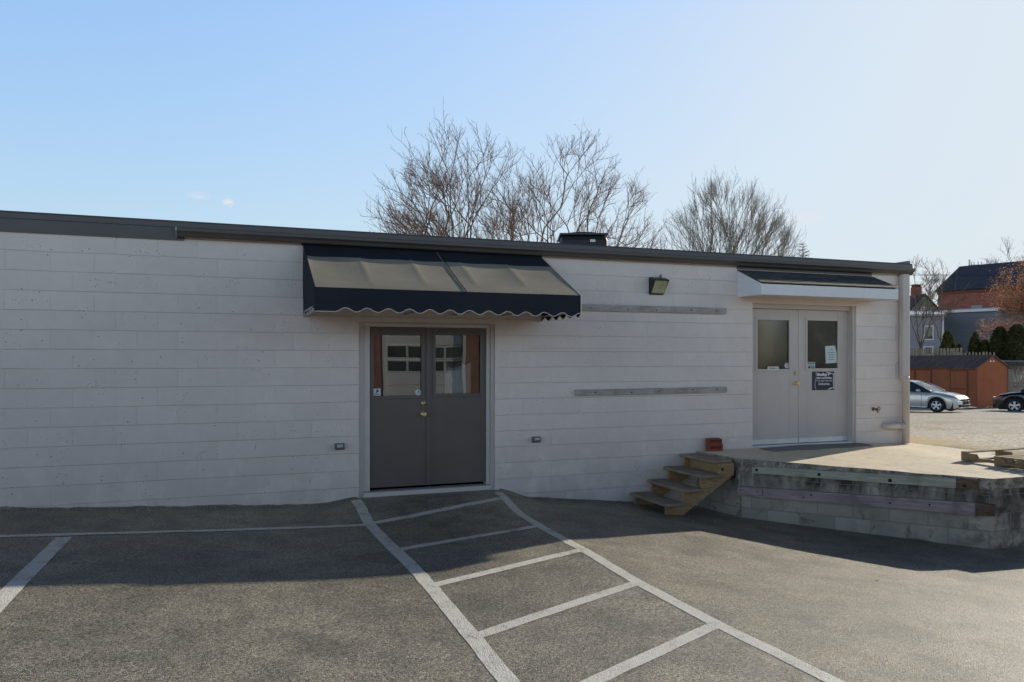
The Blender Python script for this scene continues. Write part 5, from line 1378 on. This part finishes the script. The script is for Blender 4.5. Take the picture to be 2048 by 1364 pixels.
# gable house with chimney
pk = at(1848, 590, 92)
gw = thing('gable_house', 'sage green gable house with brick chimney left of the barn', 'house', (pk.x, pk.y, 0.5), -TH * .6)
hp = pk.z - .5; mb = MB(); mb.ext([(-2.6, 0, 0), (2.6, 0, 0), (2.6, 0, hp - 2.5), (0, 0, hp), (-2.6, 0, hp - 2.5)], (0, 9, 0)); q = mb.build('wall', M['greenside'], None); q.parent = gw
for s in (-1, 1):
    mb = MB(); mb.ext([(s * 2.9, -.25, hp - 2.75), (s * 2.9, -.25, hp - 2.6), (0, -.25, hp + .16), (0, -.25, hp + .01)], (0, 9.4, 0)); q = mb.build('roof', M['slate'], None); q.parent = gw
mb = MB(); mb.box(-.45, .45, 1.0, 1.8, hp - 1.2, hp + 1.05); q = mb.build('chimney', M['barnbrick'], None); q.parent = gw
mb = MB(); mb.box(-.52, .52, .93, 1.87, hp + 1.3, hp + 1.38); [mb.box(x - .07, x + .07, 1.1, 1.7, hp + 1.05, hp + 1.3) for x in (-.36, -.12, .12, .36)]; c = mb.build('chimney_cap', M['shedtrim'], None); c.parent = q
for x in (-.5,):
    mb = MB(); mb.box(x, x + .8, -.04, -.004, hp - 2.6, hp - 1.4); q = mb.build('window', M['white'], None); q.parent = gw
# low grey building in front of the barn
pa = at(1888, 624, 66); pb = at(2110, 604, 60); zg = .3; zr = pa.z
L, a = frame(pa, pb); o = thing('grey_outbuilding', 'long grey sided outbuilding with pale eave below the brick barn', 'building', (pa.x, pa.y, zg), a)
mb = MB(); mb.box(0, L, 0, 5, 0, zr - zg); q = mb.build('wall', M['greyside'], None); q.parent = o
mb = MB(); mb.ext([(-.2, -.3, zr - zg - .02), (-.2, -.3, zr - zg + .10), (-.2, 5, zr - zg + .5), (-.2, 5, zr - zg + .36)], (L + .4, 0, 0)); q = mb.build('roof', M['galv'], None); q.parent = o
mb = MB(); mb.box(-.2, L + .2, -.34, -.301, zr - zg - .10, zr - zg + .10); q = mb.build('eave_board', M['white'], None); q.parent = o
# lilac house at the left
pa = at(1800, 633, 64); pb = at(1887, 631.5, 63); zg = .3; zr = pa.z
L, a = frame(pa, pb); o = thing('lilac_house', 'pale lilac grey house with white trimmed windows beside the corner', 'house', (pa.x, pa.y, zg), a)
M['lilac'] = mat_siding('lilac_siding', (.38, .37, .41), .3, 'z', .85)
mb = MB(); mb.box(0, L, 0, 6, 0, zr - zg); q = mb.build('wall', M['lilac'], None); q.parent = o
mb = MB(); mb.ext([(-.2, -.4, zr - zg), (-.2, -.4, zr - zg + .14), (-.2, 6, zr - zg + .8), (-.2, 6, zr - zg + .66)], (L + .4, 0, 0)); q = mb.build('roof', M['galv'], None); q.parent = o
mb = MB(); mb.box(L - .12, L + .02, -.05, -.002, 1.0, zr - zg); q = mb.build('corner_board', M['white'], None); q.parent = o
for x in (1.75, ):
    for z in (2.9, 1.2):
        mb = MB(); mb.box(x, x + .75, -.05, -.004, z, z + 1.2); q = mb.build('window', M['white'], None); q.parent = o
        mb = MB(); mb.box(x + .1, x + .65, -.06, -.051, z + .1, z + 1.1); c = mb.build('pane', M['windowdark'], None); c.parent = q
mb = MB(); mb.box(.9, L - .1, -1.0, -.06, 1.55, 1.68); q = mb.build('porch_roof', M['white'], None); q.parent = o
# utility wires
for k, (ya, yb) in enumerate(((543, 545.5), (546, 547.5))):
    a_ = at(1700, ya, 60); b_ = at(2100, yb + 3, 66); pts = [a_.lerp(b_, t / 20) + Vector((0, 0, -.5 * math.sin(math.pi * t / 20) * .3)) for t in range(21)]
    mb = MB(); mb.tube(pts, .014, 4); o = mb.build('utility_wire', M['black'])
    tag(o, ['upper of the two thin utility wires right of the roof corner', 'lower of the two thin utility wires right of the roof corner'][k], 'wire', 'utility wires behind the building')
# pale retaining stones on the slope right of shed
for k in range(4):
    a_ = at(2010, 777 + k * 4, 49.2 - k * .35); b_ = at(2085, 774 + k * 4.5, 49.2 - k * .35); mb = MB(); mb.tube([a_, a_.lerp(b_, .5) + Vector((0, 0, .02)), b_], .05, 5); o = mb.build('landscape_timber', M['picket'])
    tag(o, 'weathered landscape timber laid on the slope behind the black car', 'timber', 'landscape timbers on the slope')

# ------------------------------------------------------------------ ACROSS THE LOT (seen in the door glass)
bb = thing('brick_garage_building', 'red brick building with white sectional garage door across the lot', 'building', (0, -17.6, -.3))
gx, gw_, gh = 5.35, 3.05, 3.0
mb = MB(); YB = 0
mb.box(-14, gx, -6, 0, 0, 4.3); mb.box(gx + gw_, 13.5, -6, 0, 0, 4.3); mb.box(gx, gx + gw_, -6, 0, gh, 4.3); q = mb.build('wall', M['brickwall'], None); q.parent = bb
mb = MB(); mb.box(-14.1, 13.6, -6.1, .08, 4.3, 4.4); q = mb.build('roof', M['slate'], None); q.parent = bb
mb = MB()
for x in (gx, gx + gw_ - .10): mb.box(x, x + .10, -.12, .02, 0, gh)
mb.box(gx + .1, gx + gw_ - .1, -.12, .02, gh - .1, gh); q = mb.build('door_frame', M['garage'], None); q.parent = bb
gd = None
for r_ in range(6):
    z0 = r_ * (gh - .1) / 6; z1 = z0 + (gh - .1) / 6 - .012; mb = MB(); mb.box(gx + .1, gx + gw_ - .1, -.16, -.10, z0, z1); q = mb.build('garage_door', M['garage'], None, bevel=.01); q.parent = bb
    if r_ in (3, 4):
        for c_ in range(4):
            x = gx + .2 + c_ * .71; mb = MB(); mb.box(x, x + .62, -.098, -.092, z0 + .06, z1 - .06); w = mb.build('pane', M['windowdark'], None); w.parent = q
th = thing('tan_house', 'tan yellow house standing beyond the brick building across the lot', 'house', (25.3, -25, -.6))
mb = MB(); mb.box(-2.5, 2.4, -5, 0, 0, 6.5); q = mb.build('wall', M['tanside'], None); q.parent = th
mb = MB(); mb.ext([(-2.8, .3, 6.4), (-2.8, -5.3, 6.4), (-2.8, -2.5, 8.6)], (5.5, 0, 0)); q = mb.build('roof', M['slate'], None); q.parent = th
for i, (x, y) in enumerate(((17.5, -21), (20.0, -20), (22.5, -21.5), (26.4, -20.8), (28.6, -21.2), (31, -22))):
    o = thing('hedge_tree', ['dark evergreen across the lot nearest the brick building', 'dark evergreen before the tan house across the lot', 'dark evergreen right of the tan house across the lot', 'fourth dark evergreen from the brick building across the lot', 'fifth dark evergreen from the brick building across the lot', 'farthest dark evergreen from the brick building across the lot'][i], 'evergreen', (x, y, -.7), group='evergreens across the lot')
    rng = random.Random(i + 50); mb = MB(); h = [2.6, 2.5, 2.7, 5.4, 5.6, 5.0][i]
    def shape(rng, h=h, i=i):
        f = rng.random(); a = rng.uniform(0, 6.283); rd = 1.7 * (1 - f) ** .4 * (.6 + .4 * rng.random()); return Vector((math.cos(a) * rd, math.sin(a) * rd, f * h)), Vector((math.cos(a), math.sin(a), .3)).normalized()
    foliage(mb, rng, 5000, shape, .13); c = mb.build('foliage', M['cedar'], None, recalc=False); c.parent = o
    mb = MB(); mb.tube([(0, 0, -.5), (0, 0, h * .7)], [.14, .03], 6); c = mb.build('trunk', M['bark'], None); c.parent = o

# ------------------------------------------------------------------ LIGHT, SKY, CAMERA
SUN = Vector((.945, .325, 0)).normalized(); EL = rad(18.8); SUN = SUN * math.cos(EL) + Vector((0, 0, math.sin(EL)))
sd = bpy.data.lights.new('sun', 'SUN'); sd.energy = 5.0; sd.angle = rad(.5); sd.color = (1.0, .92, .77)
so = bpy.data.objects.new('sun', sd); COL.objects.link(so); so.rotation_euler = SUN.to_track_quat('Z', 'Y').to_euler(); so.location = (20, 10, 20)
SKY_A, SKY_B, SKY_S = 7.6, .85, 1.14
wd = bpy.data.worlds.new('World'); scene.world = wd; wd.use_nodes = True
w = N('', world=wd); out = w.n('ShaderNodeOutputWorld'); bg = w.n('ShaderNodeBackground')
sky = w.n('ShaderNodeTexSky'); sky.sky_type = 'NISHITA'; sky.sun_disc = False; sky.sun_elevation = EL; sky.sun_rotation = math.atan2(.945, .325)
sky.altitude = 100; sky.air_density = 1.0; sky.dust_density = 1.3; sky.ozone_density = 1.6
d = w.n('ShaderNodeTexCoord').outputs['Generated']
col = sky.outputs[0]
lum = w.n('ShaderNodeRGBToBW', {0: col}).outputs[0]
kk = w.ma('DIVIDE', SKY_A, w.ma('ADD', 1.0, w.ma('MULTIPLY', lum, SKY_B)))
col = w.mix(1.0, col, w.n('ShaderNodeCombineColor', {0: kk, 1: kk, 2: kk}).outputs[0], 'MULTIPLY')
col = w.n('ShaderNodeHueSaturation', {'Color': col, 'Saturation': SKY_S}).outputs[0]
col = w.mix(w.mr(lum, .9, 7.0, 0, .8), col, (6.9, 8.1, 9.2))
def cloud(px, py, rx, rz, amt, col):
    v = ray(px, py).normalized()
    df = w.n('ShaderNodeVectorMath', {0: d, 1: tuple(v)}, operation='SUBTRACT').outputs[0]
    rt_ = w.n('ShaderNodeVectorRotate', {'Vector': df, 'Angle': math.atan2(v.x, v.y)}, rotation_type='Z_AXIS').outputs[0]
    x, y, z = w.xyz(rt_)
    nz = w.noise(w.map(d, (1, 1, 2.5)), 60, 4, .6)
    e = w.ma('ADD', w.ma('POWER', w.ma('DIVIDE', x, rx), 2.0), w.ma('POWER', w.ma('DIVIDE', z, rz), 2.0))
    f = w.ma('MULTIPLY', w.mr(e, 0, 1, 1, 0, True), w.mr(nz, .35, .65, 0, amt))
    return w.mix(f, col, (8, 8, 8.4))
for c in ((397, 391, .016, .006, .5), (456, 406, .009, .007, .9), (1612, 437, .026, .009, .9)): col = cloud(*c, col)
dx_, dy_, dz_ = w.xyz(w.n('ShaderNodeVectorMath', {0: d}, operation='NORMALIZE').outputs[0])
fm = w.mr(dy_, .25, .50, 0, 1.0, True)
ff = w.ma('ADD', fm, w.ma('MULTIPLY', w.ma('SUBTRACT', 1.0, fm), w.mr(dz_, .10, .48, 2.1, .14, True)))  # sky outside the view boosted low behind camera, dimmed higher, to shape ambient
ff = w.ma('MULTIPLY', ff, w.mr(dz_, .45, .72, 1.0, .30, True))  # overhead sky dimmed to deepen shade on the ground
col = w.mix(w.mr(dz_, .38, .65, 0, 1.0, True), col, w.mix(1.0, col, (.55, .88, 1.45), 'MULTIPLY'))  # overhead sky tinted bluer to cool that shade
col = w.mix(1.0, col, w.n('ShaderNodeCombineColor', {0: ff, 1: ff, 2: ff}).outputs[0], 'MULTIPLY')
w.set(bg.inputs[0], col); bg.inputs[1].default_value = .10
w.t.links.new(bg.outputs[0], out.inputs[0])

cam = bpy.data.cameras.new('camera'); co = bpy.data.objects.new('camera', cam); COL.objects.link(co); scene.camera = co
cam.sensor_width = 36; cam.lens = 36 * FPX / 2048; cam.shift_y = (HOR - 682) / 2048; cam.clip_end = 3000; cam.clip_start = .05
co.location = (0, CAMY, CAMZ); co.rotation_euler = (rad(90), 0, -TH)
scene.view_settings.view_transform = 'Standard'; scene.view_settings.look = 'None'; scene.view_settings.exposure = 0; scene.view_settings.gamma = 1
scene.cycles.max_bounces = 8; scene.cycles.transparent_max_bounces = 12
